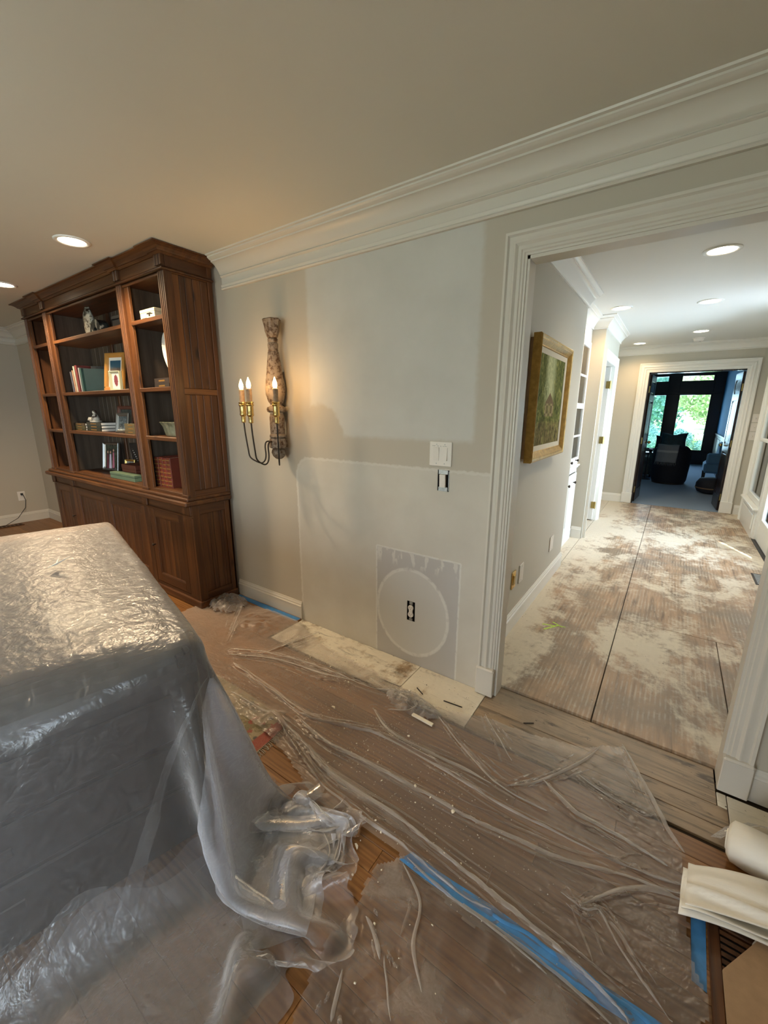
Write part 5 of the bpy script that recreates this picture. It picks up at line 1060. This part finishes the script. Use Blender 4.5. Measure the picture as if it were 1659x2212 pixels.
    for q, (h0, h1, lim, off) in enumerate(((-4, 62, .90, .012), (6, 48, .72, .026), (-30, -25.5, .74, .010), (16, 38, .95, .040))):   # spare film folded in behind the outer layer at the corner
        tt, hh = np.meshgrid(np.linspace(.015, lim, 46), np.radians(np.linspace(h0, h1, 22 if q != 2 else 8)), indexing='ij'); c_ = np.stack([np.cos(hh), np.sin(hh)], -1)
        Q = at(tt*c_[..., 0], tt*c_[..., 1]); g = np.minimum(1, tt/.10)[..., None]; Q = Q - (np.array(E1)*.75+np.array(E2)*.5)*off*g + R.normal(size=Q.shape)*.0015*g; Q[..., 2] = np.maximum(Q[..., 2]-.002, .003)
        n1, n2 = tt.shape; m2 = MB(); m2.v = [tuple(p) for p in Q.reshape(-1, 3)]; m2.f = [(i*n2+j, (i+1)*n2+j, (i+1)*n2+j+1, i*n2+j+1) for i in range(n1-1) for j in range(n2-1)]
        o2 = obj('inner_fold', m2, MT['film_inner' if q != 2 else 'film_cover'], T, smooth=True); o2.modifiers.new('subd', 'SUBSURF').render_levels = 1
    for q, off in enumerate((.012, .024)):                            # slack film doubled up along the hem
        tt, bb = np.meshgrid(np.linspace(0, 1, 30), np.linspace(b0+.05, -.02, 70), indexing='ij'); ts = .60+.07*np.sin(bb*6+q)+.03*np.sin(bb*19); ta = ts+(1.05-ts)*tt
        Q = at(ta, bb) - np.array(E1)*off + R.normal(size=ta.shape+(3,))*.004*tt[..., None]; Q[..., 2] = np.maximum(Q[..., 2]-.002, .003)
        n1, n2 = ta.shape; m2 = MB(); m2.v = [tuple(p) for p in Q.reshape(-1, 3)]; m2.f = [(i*n2+j, (i+1)*n2+j, (i+1)*n2+j+1, i*n2+j+1) for i in range(n1-1) for j in range(n2-1)]
        o2 = obj('inner_hem', m2, MT['film_cover'], T, smooth=True); o2.modifiers.new('subd', 'SUBSURF').render_levels = 1
    md = o.modifiers.new('subd', 'SUBSURF'); md.levels = 2; md.render_levels = 2
    tx = bpy.data.textures.new('crumple', 'CLOUDS'); tx.noise_scale = .045; tx.noise_depth = 3
    md = o.modifiers.new('crumple', 'DISPLACE'); md.texture = tx; md.strength = .0035; md.mid_level = .3; md.texture_coords = 'LOCAL'
    return P
drape()
# ------------------------------------------------------------------ floor sheets
SHEET=[(-2.045,-0.298),(-2.076,-0.165),(-1.915,-0.111),(-1.544,-0.061),(-1.317,-0.069),(-0.966,-0.183),(-0.725,-0.198),(-0.538,-0.216),(-0.358,-0.239),(-0.217,-0.267),(-0.069,-0.267),(0.122,-0.199),(0.256,-0.19),(0.359,-0.176),(0.455,-0.152),(0.552,-0.132),(0.665,-0.04),(0.687,-0.018),(0.727,-0.099),(0.797,-0.235),(0.86,-0.368),(0.91,-0.432),(0.908,-0.608),(0.919,-0.657),(0.929,-0.762),(0.954,-0.821),(0.956,-0.872),(0.854,-1.046),(0.77,-1.028),(0.605,-1.012),(0.481,-1.016),(0.375,-1.031),(0.257,-1.011),(0.155,-0.989),(0.09,-0.984),(0.029,-0.98),(-0.019,-0.984),(-0.121,-1.004),(-0.228,-1.001),(-0.359,-0.971),(-0.491,-0.925),(-0.618,-0.906),(-0.802,-0.878),(-1.0,-0.9),(-1.6,-0.88),(-2.12,-0.6),(-2.14,-0.34)]
RIDGES=[([(-1.402,-0.573),(-1.233,-0.479),(-0.988,-0.401),(-0.726,-0.364),(-0.473,-0.348),(-0.276,-0.286),(-0.134,-0.293)],0.016),([(-1.359,-0.604),(-1.072,-0.471),(-0.749,-0.416),(-0.538,-0.346)],0.01),([(-1.247,-0.651),(-0.917,-0.67),(-0.605,-0.702),(-0.371,-0.63),(-0.239,-0.59),(-0.046,-0.582),(0.178,-0.594),(0.372,-0.608),(0.535,-0.596),(0.723,-0.591),(0.905,-0.557)],0.02),([(-0.63,-0.739),(-0.412,-0.777),(-0.215,-0.76),(0.051,-0.746),(0.243,-0.738),(0.407,-0.715),(0.585,-0.691),(0.754,-0.632),(0.909,-0.586)],0.018),([(-0.629,-0.829),(-0.298,-0.928),(-0.168,-0.936),(-0.026,-0.947),(0.094,-0.947),(0.247,-0.962),(0.362,-0.968),(0.433,-0.962)],0.018),([(-0.692,-0.801),(-0.497,-0.837),(-0.312,-0.885),(-0.136,-0.89),(0.035,-0.887),(0.196,-0.9),(0.353,-0.912),(0.434,-0.925),(0.614,-0.947),(0.765,-0.984),(0.797,-1.009)],0.02),([(-0.364,-0.475),(-0.212,-0.553),(-0.012,-0.559),(0.158,-0.549),(0.278,-0.55)],0.012),([(-0.092,-0.323),(0.062,-0.412),(0.189,-0.477),(0.308,-0.528),(0.49,-0.543)],0.014),([(0.114,-0.189),(0.226,-0.296),(0.311,-0.391)],0.01),([(0.44,-0.411),(0.567,-0.484),(0.654,-0.492),(0.756,-0.499),(0.862,-0.514)],0.014),([(0.342,-0.517),(0.424,-0.421),(0.532,-0.251),(0.616,-0.093)],0.014),([(0.559,-0.301),(0.664,-0.329),(0.774,-0.348),(0.817,-0.336)],0.012),([(0.593,-0.792),(0.659,-0.797),(0.7,-0.775),(0.76,-0.832),(0.829,-0.888),(0.879,-0.933)],0.012),([(0.653,-0.794),(0.734,-0.693),(0.816,-0.627),(0.909,-0.601)],0.01),([(0.687,-0.018),(0.727,-0.099),(0.797,-0.235),(0.86,-0.368),(0.908,-0.43)],0.012),([(-1.048,-0.807),(-0.753,-0.807),(-0.534,-0.83),(-0.266,-0.879)],0.01),([(-1.201,-0.504),(-1.131,-0.266),(-1.087,-0.097)],0.012),([(-1.497,-0.524),(-1.707,-0.304),(-1.848,-0.14)],0.012),([(-0.515,-0.292),(-0.346,-0.313),(-0.192,-0.333),(-0.205,-0.402),(-0.288,-0.441)],0.014)]
SHEET2=[(0.101,-1.009),(0.075,-1.045),(0.071,-1.077),(0.088,-1.16),(0.084,-1.241),(0.067,-1.292),(0.088,-1.385),(0.111,-1.463),(0.128,-1.554),(0.923,-0.998),(0.87,-0.949),(0.772,-0.949),(0.59,-0.951),(0.46,-0.957),(0.343,-0.959),(0.184,-0.958),(0.132,-0.977)]
RIDGES2=[([(0.146,-0.999),(0.228,-1.047),(0.258,-1.085),(0.283,-1.167),(0.351,-1.233)],0.006),([(0.134,-1.185),(0.174,-1.204),(0.226,-1.243)],0.006),([(0.155,-1.315),(0.182,-1.382),(0.196,-1.406)],0.005),([(0.231,-1.227),(0.272,-1.266),(0.315,-1.32)],0.006),([(0.151,-0.978),(0.298,-0.998),(0.448,-1.0),(0.605,-1.012)],0.008),([(0.358,-0.993),(0.625,-0.998),(0.769,-1.02)],0.006)]
TAPE=[(0.13, -0.995), (0.181, -0.9979), (0.232, -0.999), (0.284, -0.9977), (0.335, -0.9948), (0.386, -0.992), (0.438, -0.991), (0.489, -0.9925), (0.54, -0.9955), (0.591, -0.9982), (0.642, -0.999), (0.694, -0.9973), (0.745, -0.9943), (0.796, -0.9917), (0.847, -0.9911), (0.899, -0.9929), (0.95, -0.9959), (0.955, -0.9499), (0.905, -0.9469), (0.855, -0.9451), (0.805, -0.9457), (0.755, -0.9483), (0.705, -0.9513), (0.655, -0.953), (0.605, -0.9522), (0.555, -0.9495), (0.505, -0.9465), (0.455, -0.945), (0.405, -0.946), (0.355, -0.9488), (0.305, -0.9517), (0.255, -0.953), (0.205, -0.9519), (0.155, -0.949)]
TAPER=[(0.924,-0.611),(0.96,-0.6),(0.954,-0.807),(0.922,-0.799)]
FLAP=[(-0.315,-1.129),(-0.257,-1.092),(-0.182,-1.049),(-0.1,-1.02),(-0.07,-1.049),(-0.026,-1.071),(-0.023,-1.11),(-0.025,-1.144),(-0.051,-1.187),(-0.119,-1.202),(-0.226,-1.206)]
FLAPR=[([(-0.22,-1.104),(-0.154,-1.078),(-0.099,-1.03)],0.014),([(-0.115,-1.164),(-0.101,-1.1),(-0.072,-1.06)],0.014),([(-0.095,-1.027),(-0.062,-1.072),(-0.035,-1.134)],0.014),([(-0.06,-1.177),(-0.074,-1.118),(-0.129,-1.081)],0.014)]
def inside(poly, X, Y):
    c = np.zeros(X.shape, bool); n = len(poly)
    for i in range(n):
        x0, y0 = poly[i]; x1, y1 = poly[(i+1) % n]
        if y0 == y1: continue
        k = ((y0 > Y) != (y1 > Y)) & (X < (x1-x0)*(Y-y0)/(y1-y0)+x0); c ^= k
    return c
def polyd(pts, X, Y):
    d = np.full(X.shape, 9.)
    for (x0, y0), (x1, y1) in zip(pts, pts[1:]):
        L2 = (x1-x0)**2+(y1-y0)**2+1e-12; t = np.clip(((X-x0)*(x1-x0)+(Y-y0)*(y1-y0))/L2, 0, 1); d = np.minimum(d, np.hypot(X-x0-t*(x1-x0), Y-y0-t*(y1-y0)))
    return d
def vnoise(X, Y, s, seed):
    R = np.random.default_rng(seed); T = R.random((64, 64)); x, y = X*s, Y*s; xi, yi = np.floor(x).astype(int), np.floor(y).astype(int); fx, fy = x-xi, y-yi
    fx = fx*fx*(3-2*fx); fy = fy*fy*(3-2*fy); g = lambda a, b: T[a % 64, b % 64]
    return (g(xi, yi)*(1-fx)+g(xi+1, yi)*fx)*(1-fy)+(g(xi, yi+1)*(1-fx)+g(xi+1, yi+1)*fx)*fy
def smooth_line(pts, n=6):
    P = [Vector((x, y, 0)) for x, y in pts]; out = []
    for i in range(len(P)-1):
        p0, p1, p2, p3 = P[max(i-1, 0)], P[i], P[i+1], P[min(i+2, len(P)-1)]
        for q in range(n):
            t = q/n; v = .5*((2*p1)+(p2-p0)*t+(2*p0-5*p1+4*p2-p3)*t*t+(3*p1-p0-3*p2+p3)*t**3); out.append((v.x, v.y))
    return out + [pts[-1]]
def floor_sheet(name, label, poly, ridges, res, lift, seed, mat, rw, extra=(), nwk=0):
    xs = [p[0] for p in poly]; ys = [p[1] for p in poly]; nx, ny = int((max(xs)-min(xs))/res)+2, int((max(ys)-min(ys))/res)+2
    X, Y = np.meshgrid(min(xs)+np.arange(nx)*res, min(ys)+np.arange(ny)*res, indexing='ij'); X0, Y0 = X.copy(), Y.copy()
    wob = (vnoise(X0, Y0, 26, seed+5)-.5)*.010
    ins = inside(poly, X+wob, Y+(vnoise(X0, Y0, 22, seed+6)-.5)*.010)
    Z = lift + .004*vnoise(X, Y, 6, seed) + .0030*vnoise(X*1.0+Y*.4, Y*2.6, 11, seed+1) + .0007*vnoise(X, Y, 48, seed+2)
    rl = [(smooth_line(p), h) for p, h in ridges]
    for p, h in rl:
        d = polyd(p, X, Y); w_ = rw*(.75+.5*vnoise(X, Y, 7, seed+3)); Z = np.maximum(Z, lift + h*(.55+.75*vnoise(X, Y, 6, seed+4))*np.exp(-(d/w_)**2)); Z += .0025*np.exp(-((d-2.4*w_)/(.8*w_))**2)
    for cx, cy, r, h in extra: Z += h*np.exp(-((X-cx)**2+(Y-cy)**2)/r**2)*(.4+1.2*vnoise(X, Y, 30, seed+7))
    idx = -np.ones(X.shape, int); idx[ins] = np.arange(ins.sum()); mb = MB(); mb.v = np.stack([X[ins], Y[ins], Z[ins]], 1).tolist()
    k = ins[:-1, :-1] & ins[1:, :-1] & ins[1:, 1:] & ins[:-1, 1:]; mb.f = np.stack([idx[:-1, :-1][k], idx[1:, :-1][k], idx[1:, 1:][k], idx[:-1, 1:][k]], 1).tolist()
    c = (sum(xs)/len(xs), sum(ys)/len(ys), 0); T = thing(name, label, 'plastic sheet', c); obj('sheet', mb, mat, T, smooth=True)
    # flattened double folds lying along the ridges
    R = random.Random(seed); zat = lambda x, y: float(Z[min(nx-1, max(0, int((x-min(xs))/res))), min(ny-1, max(0, int((y-min(ys))/res)))])
    for p, h in rl:
        fb = MB(); vs = []; ww = (.007 + .30*h)*R.uniform(.8, 1.35); n = len(p); side = R.choice((-1, 1))
        for i, (x, y) in enumerate(p):
            a, b = p[max(i-1, 0)], p[min(i+1, n-1)]; t = Vector((b[0]-a[0], b[1]-a[1], 0)).normalized(); s = Vector((-t.y, t.x, 0))
            tp = min(1, .12+4*i/n, .12+4*(n-1-i)/n)*(.85+.22*math.sin(i*.23+ww*900))
            q0 = Vector((x, y, 0)) - s*ww*.35*tp; q1 = Vector((x, y, 0)) + s*side*ww*1.0*tp; qm = (q0+q1)/2
            vs += [(q0.x, q0.y, zat(q0.x, q0.y)+.003), (qm.x, qm.y, max(zat(qm.x, qm.y), zat(q0.x, q0.y)*.6+zat(q1.x, q1.y)*.4)+.006), (q1.x, q1.y, zat(q1.x, q1.y)+.0025)]
        fb.add(vs, [(3*i+k, 3*i+k+1, 3*i+k+4, 3*i+k+3) for i in range(n-1) for k in (0, 1)]); obj('fold', fb, MT['film_fold'], T, smooth=True)
    wk = MB()
    for q in range(nwk):
        (p, h), (p2, h2) = R.choice(rl), R.choice(rl); t = R.random(); i0 = R.uniform(0, .6); i1 = i0+R.uniform(.15, .4); off = R.gauss(0, .035), R.gauss(0, .03); ln = []
        for k in range(13):
            f = i0+(i1-i0)*k/12; a = p[min(len(p)-1, int(f*(len(p)-1)))]; ln.append((a[0]+off[0]*(.3+f)+.0012*math.sin(k*1.1+q), a[1]+off[1]*(.3+f)+.0012*math.sin(k*.8+q*2)))
        ok = inside(poly, np.array([a[0] for a in ln]), np.array([a[1] for a in ln])); vs = []
        if not ok.all(): continue
        w_ = R.uniform(.002, .006)
        for k, (x, y) in enumerate(ln):
            a, b = ln[max(k-1, 0)], ln[min(k+1, 12)]; t_ = Vector((b[0]-a[0], b[1]-a[1], 0)); t_ = t_.normalized() if t_.length > 1e-6 else Vector((1, 0, 0)); s_ = Vector((-t_.y, t_.x, 0))*w_*min(1, .2+k/3, .2+(12-k)/3); z = zat(x, y)+.0012
            vs += [(x-s_.x, y-s_.y, z), (x, y, z+.0028), (x+s_.x, y+s_.y, z)]
        wk.add(vs, [(3*k+e, 3*k+e+1, 3*k+e+4, 3*k+e+3) for k in range(12) for e in (0, 1)])
    if nwk: obj('wrinkle', wk, MT['film_floor'], T, smooth=True)['kind'] = 'stuff'
    return zat
ZF = floor_sheet('floor_protection_sheet', 'long creased polythene sheet over the floor from the bookcase to the register', SHEET, RIDGES, .0085, .0065, 3, MT['film_floor'], .0105, ((-1.9, -.2, .09, .03), (-1.55, -.25, .14, .02), (-.24, -.33, .07, .02), (.62, -.10, .05, .02), (-.70, -.83, .07, .03)), 260)
floor_sheet('floor_protection_sheet', 'second polythene sheet on the floor nearest the camera, taped along its far edge', SHEET2, RIDGES2, .0085, .003, 17, MT['film_blotch'], .008, (), 14)
def strip(name, poly, z0, th, mt, label, cat):
    t = thing(name, label, cat, (sum(p[0] for p in poly)/len(poly), sum(p[1] for p in poly)/len(poly), 0)); obj('tape', MB().prism(poly, z0, z0+th), mt, t); return t
def tapes():
    t = strip('masking_tape', TAPE, .0105, .0008, MT['bluetape'], 'long strip of blue masking tape joining the two floor sheets', 'tape')
    c = MB(); vs = []; n = 40
    for i in range(n+1):
        x = .30+i*(.60/n); y = -.957-.004*math.sin(i*.7)-.006*math.sin(i*.21); vs += [(x, y-.007, .0118), (x, y, .0150+.002*math.sin(i*1.3)), (x, y+.005, .0118)]
    c.add(vs, [(3*i+k, 3*i+k+1, 3*i+k+4, 3*i+k+3) for i in range(n) for k in (0, 1)]); obj('crease', c, MT['bluetape'], t, smooth=True)
    strip('masking_tape', [(p[0], p[1]) for p in TAPER], .0006, .0006, MT['bluetape'], 'short strip of blue masking tape beside the wooden register', 'tape')
    strip('masking_tape', [(-2.05, -.020), (-1.345, -.020), (-1.352, -.068), (-1.62, -.072), (-2.05, -.060)], .0006, .0006, MT['bluetape'], 'blue masking tape on the floor along the painted baseboard', 'tape')
tapes()
# gathered heap of film against the foot of the bookcase, loose hem of the cover, heap at far left
def heap(name, label, cx, cy, rx, ry, h, seed, res=.012, mat='film_hem', rot=0, aniso=1.0):
    n = int(2*rx/res); m_ = int(2*ry/res); U, V = np.meshgrid(np.linspace(-1, 1, n), np.linspace(-1, 1, m_), indexing='ij'); X, Y = U*rx, V*ry
    e = 1-(U**2+V**2)*(1+.35*(vnoise(X+3, Y+3, 5/rx*.3, seed)-.5)); ins = e > .02
    rg = np.abs(vnoise(X*aniso, Y, 3.2/ry, seed+1)-.5)*2; rg2 = np.abs(vnoise(X, Y*1.3, 8/ry, seed+2)-.5)*2
    Z = .008+h*np.clip(e, 0, 1)**.5*(.35+.75*(1-rg)**2.2)+h*.35*np.clip(e, 0, 1)*(1-rg2)**3; a = rot
    W_ = np.stack([cx+X*math.cos(a)-Y*math.sin(a), cy+X*math.sin(a)+Y*math.cos(a), Z], -1); idx = -np.ones(X.shape, int); idx[ins] = np.arange(ins.sum())
    mb = MB(); mb.v = W_[ins].tolist(); k = ins[:-1, :-1] & ins[1:, :-1] & ins[1:, 1:] & ins[:-1, 1:]; mb.f = np.stack([idx[:-1, :-1][k], idx[1:, :-1][k], idx[1:, 1:][k], idx[:-1, 1:][k]], 1).tolist()
    return tag(obj(name, mb, MT[mat], smooth=True, loc=(cx, cy, 0)), label, 'plastic sheet')
heap('bunched_sheet', 'bunched polythene tucked against the right foot of the bookcase', -1.93, -.20, .17, .13, .075, 41)
heap('bunched_sheet', 'rumpled polythene left on the floor at the far left edge', -5.05, -.92, .42, .26, .07, 42)
heap('bunched_sheet', 'ruffled edge of polythene bunched near the doorway casing', -.22, -.335, .17, .075, .032, 43, .008, rot=-.1)
floor_sheet('bunched_sheet', 'loose flap of polythene on the oak floor by the cover hem', FLAP, FLAPR, .006, .006, 44, MT['film_hem'], .010)
# ------------------------------------------------------------------ rug corner, foam roll, cardboard, wooden register
def others():
    g = G('patterned_wool_rug', .95); v = g.pos(); X, Y, Z = g.xyz(v); n = g.noise(v, 14, 4, .6, .5); n2 = g.noise(v, 160, 2)
    d = g.n('TexVoronoi', {'Vector': v, 'Scale': 13.0}).outputs['Distance']; c = g.mix(g.rangev(n, .45, .56), (.36, .30, .20), (.17, .14, .07)); c = g.mix(g.rangev(d, .22, .14), c, (.05, .055, .07)); c = g.mix(g.rangev(g.noise(v, 22, 3), .60, .64), c, (.30, .05, .045))
    a, b = Vector((-.735, -.790, 0)), Vector((-.575, -.935, 0)); 
    bd = g.math('ADD', g.math('MULTIPLY', X, .18), g.math('MULTIPLY', Y, .98))
    c = g.mix(g.rangev(g.math('ABSOLUTE', g.math('ADD', g.math('SUBTRACT', X, -.66), 0)), .035, .028), c, (.30, .045, .04)); g.base(g.mix(n2, c, g.mix(.3, c, (.5, .45, .3)))); g.bump(n2, .6, .004)
    t = thing('area_rug', 'patterned wool rug with a red border showing between cover and floor sheet', 'rug', (-1.2, -.95, 0)); obj('pile', MB().prism([(-2.2, -.76), (-1.0, -.755), (-.80, -.765), (-.64, -.81), (-.62, -1.0), (-.75, -1.7), (-2.2, -1.7)], .0005, .0045), g.m, t)
    f = MB(); R = random.Random(4)
    for k in range(26):
        y = -.80-.2*k/26; x = -.62+.02*k/26; f.tube([(x-.02, y, .004), (x-.004, y+R.uniform(-.006, .006), .0035), (x+.012, y+R.uniform(-.01, .01), .002)], .0015, 4)
    obj('fringe', f, simple('wool_fringe', (.46, .41, .33), .9), t)['kind'] = 'stuff'
    # folded white foam sheet at the right
    g = G('foam_sheet', .45); n = g.noise(g.map(g.pos(), (4, 16, 9)), 1, 4, .6, 1); g.base(g.mix(n, (.82, .78, .68), (.92, .89, .80))); g.set(g.b, 'Transmission Weight', .0); g.set(g.b, 'Subsurface Weight', .0); g.bump(n, .35, .006); fm = g.m
    P0 = [(.89, -.525), (.892, -.60), (.900, -.668)]; t = thing('foam_sheet', 'folded translucent white foam sheet lying over the register', 'packing foam', (1.05, -.55, 0)); b = MB(); vs = []; nu, nv = 26, 22; R = np.random.default_rng(2)
    for layer, (zz, sh) in enumerate(((.035, 0), (.062, .004), (.082, .012))):
        b = MB(); vs = []
        for i in range(nu+1):
            for j in range(nv+1):
                u, v = i/nu, j/nv; x = .888+.012*v+sh+(1.345-.888)*u; yt = -.515+sh+.105*u; yb_ = -.668+sh*1.5+.085*u; y = yb_+(yt-yb_)*v
                z = zz+.010*math.sin(v*9+u*3+layer)+.022*math.exp(-((v-.42+.55*u)/.07)**2)*(layer == 2)+.008*math.sin(u*7+v*2+layer*2)+.02*u; z = max(.012+.024*layer, z-.02*(math.exp(-u*9))*(layer > 0)); vs.append((x, y, z))
        b.add(vs, [(i*(nv+1)+j, (i+1)*(nv+1)+j, (i+1)*(nv+1)+j+1, i*(nv+1)+j+1) for i in range(nu) for j in range(nv)]); o = obj('layer', b, fm, t, smooth=True); md = o.modifiers.new('t', 'SOLIDIFY'); md.thickness = .004
    t = thing('foam_roll', 'soft white roll of packing foam behind the folded foam sheet', 'packing foam', (1.12, -.34, 0)); pr = [(.002, 0), (.045, .0), (.062, .012), (.066, .05), (.065, .24), (.060, .25), (.002, .25)]
    ax = Vector((.97, -.20, .10)).normalized(); M = ax.to_track_quat('Z', 'Y').to_matrix(); obj('roll', MB().lathe(pr, (1.02, -.345, .070), 28, M, mod=lambda a, h: 1+.06*math.sin(3*a+h*9)), fm, t, smooth=True); obj('core_fold', MB().lathe([(.03, -.004), (.034, .0), (.03, .004)], (1.02, -.345, .070), 20, M), fm, t, smooth=True)
    t = thing('foam_strip', 'thin strip of translucent film between foam roll and casing', 'packing foam', (1.06, -.25, 0)); o = obj('strip', MB().add([(.985, -.305, .012), (1.03, -.235, .016), (1.10, -.165, .014), (1.20, -.13, .012), (1.22, -.16, .03), (1.12, -.205, .05), (1.05, -.27, .055), (1.01, -.315, .03)], [(0, 1, 6, 7), (1, 2, 5, 6), (2, 3, 4, 5)]), MT['film_hem'], t, smooth=True); obj('crease', MB().tube([(1.02, -.29, .045), (1.055, -.262, .054), (1.12, -.205, .050)], .002, 5), fm, t)
    # wooden register with louvres
    t = thing('wooden_register', 'brown wooden floor register with louvres beside the blue tape', 'vent', (1.10, -.78, 0)); wd = MT['cab_y']
    obj('frame', MB().bbox(.962, -1.08, 0, .990, -.59, .010, .003).bbox(1.18, -1.08, 0, 1.21, -.59, .010, .003).bbox(.990, -.615, 0, 1.18, -.59, .010, .003).bbox(.990, -1.08, 0, 1.18, -1.05, .010, .003), wd, t); obj('well', MB().box(.990, -1.05, .0005, 1.18, -.615, .0015), MT['black'], t)
    for k in range(22): obj('louvre', MB().obox((1.085, -.628-k*.0195, .0065), (.19, .010, .003), Matrix.Rotation(.45, 3, 'X')), wd, t)
    # cardboard box, bottom right, standing open flap up
    def cb(w): return w
    t = thing('cardboard_box', 'brown cardboard box cut by the bottom right corner of the photo', 'box', (1.12, -1.02, 0)); c0 = [Vector((.955, -.872, 0)), Vector((1.27, -.400+.0, 0))]
    A, B_ = Vector((.948, -.905, .012)), Vector((1.30, -.46, .012)); d = (B_-A).normalized(); nrm = Vector((d.y, -d.x, 0)); th = .006; hgt = .16
    def wall(p, q, z0, z1, nm):
        e = (q-p).normalized(); m_ = Vector((e.y, -e.x, 0))*th; vs = [p+Vector((0, 0, z0)), q+Vector((0, 0, z0)), q+m_+Vector((0, 0, z0)), p+m_+Vector((0, 0, z0)), p+Vector((0, 0, z1)), q+Vector((0, 0, z1)), q+m_+Vector((0, 0, z1)), p+m_+Vector((0, 0, z1))]
        obj(nm, MB().add(vs, [(3, 2, 1, 0), (4, 5, 6, 7), (0, 1, 5, 4), (1, 2, 6, 5), (2, 3, 7, 6), (3, 0, 4, 7)]), MT['card'], t)
    A, B_ = Vector((1.000, -.830, 0)), Vector((1.25, -.50+.0, 0))
    wall_y = -.80
    D = Vector((.985, -.755, .012)); D2 = D+Vector((.12, .19, 0)); L_ = .30
    fl = [(.984, -.752), (1.115, -.548), (1.30, -.66), (1.30, -1.08), (.985, -.96)]
    obj('flap', MB().prism(fl, .030, .036), MT['card'], t); obj('side_panel', MB().prism([(1.0, -.95), (1.0, -.78), (1.006, -.78), (1.006, -.95)], .012, .030), MT['card'], t); obj('body', MB().bbox(1.02, -1.25, .011, 1.32, -.965, .24, .004), MT['card'], t)
    # white splinter on the register, paper bits
    tag(obj('foam_scrap', MB().obox((1.085, -.632, .022), (.05, .018, .014), rotZ(-.5)), fm, loc=(1.085, -.632, .0)), 'small white foam scrap poking out over the wooden register', 'debris')
others()
# ------------------------------------------------------------------ plaster debris
def debris():
    tag(obj('plaster_strip', MB().obox((-.118, -.405, .020), (.115, .016, .008), rotZ(-.06)), MT['plaster'], loc=(-.118, -.405, 0)), 'long white splinter of plaster lying on the creased floor sheet', 'debris')
    R = random.Random(12); proto = []
    for k in range(6):
        b = MB().ball((0, 0, 0), .0075, 1, (1, R.uniform(.5, .9), R.uniform(.35, .7)), .9, k*3.3); proto.append(b)
    spots = [(-.62, -.42, .10), (-.20, -.55, .10), (-.50, -.62, .13), (-.33, -.30, .07), (-.9, -.33, .12), (-1.15, -.25, .14), (.05, -.72, .2), (.3, -.8, .25), (.0, -1.05, .2), (.25, -1.2, .2), (-.25, -.75, .12)]
    first = {}
    for k in range(110):
        sx, sy, sr = spots[k % len(spots)]; x, y = sx+R.gauss(0, sr*.45), sy+R.gauss(0, sr*.35); s = R.choice((.2, .22, .28, .35, .45, .6)) if k > 8 else R.uniform(.8, 1.5)
        if y > -.03: y = -.06
        q = k % 6
        if q not in first: o = obj('plaster_chip', proto[q], MT['plaster']); first[q] = o
        else: o = bpy.data.objects.new('plaster_chip', first[q].data); COL.objects.link(o)
        on = inside(SHEET, np.array([x]), np.array([y]))[0]; z = ZF(x, y)+.004 if on else (.012 if inside(SHEET2, np.array([x]), np.array([y]))[0] else (.003 if y < -.3 else -.009))
        o.location = (x, y, z); o.scale = (s, s, s); o.rotation_euler = (0, 0, R.uniform(0, 6)); tag(o, 'small cream plaster chip scattered over the floor sheets', 'debris', 'plaster chips on the floor')
    # crumbs: uncounted
    b = MB()
    for k in range(1500):
        sx, sy, sr = R.choice(spots); x, y = sx+R.gauss(0, sr*.7), min(-.04, sy+R.gauss(0, sr*.5)); on = inside(SHEET, np.array([x]), np.array([y]))[0]
        if not on and not (-1.2 < x < 1 and y > -.3): continue
        z = ZF(x, y)+.002 if on else -.011; s = R.uniform(.0006, .0022); b.add([(x+s, y, z), (x-s*.6, y+s, z), (x-s*.6, y-s, z), (x, y, z+s)], [(0, 1, 2), (0, 1, 3), (1, 2, 3), (2, 0, 3)])
    o = obj('plaster_crumbs', b, MT['plaster']); tag(o, 'fine cream plaster crumbs sprinkled over the floor sheets and bare strip', 'debris'); o['kind'] = 'stuff'
    # stripped splinters and nails near the wall
    for k, (x, y, L_, a) in enumerate(((-.06, -.19, .10, .1), (-.25, -.20, .06, -.5), (-.42, -.235, .12, .05), (.30, -.10, .05, .6))):
        o = obj('wood_splinter', MB().obox((x, y, -.008), (L_, .004, .004), rotZ(a)), MT['desk'], loc=(x, y, 0)); tag(o, ['dark wood splinter nearest the doorway casing', 'short dark wood splinter left of the casing', 'long dark wood splinter at the oak edge under the outlet', 'dark splinter on the threshold boards'][k], 'debris')
    # scraps on the cover
    o = obj('paper_scrap', MB().add([tuple(frame_pt(-.92, -.30, .824)), tuple(frame_pt(-.88, -.33, .822)), tuple(frame_pt(-.85, -.25, .862)), tuple(frame_pt(-.885, -.30, .825)), tuple(frame_pt(-.95, -.28, .845))], [(0, 1, 2, 3), (0, 3, 4)]), MT['paper']); tag(o, 'tiny torn white paper scrap on top of the dust cover', 'paper'); md = o.modifiers.new('t', 'SOLIDIFY'); md.thickness = .0008
debris()
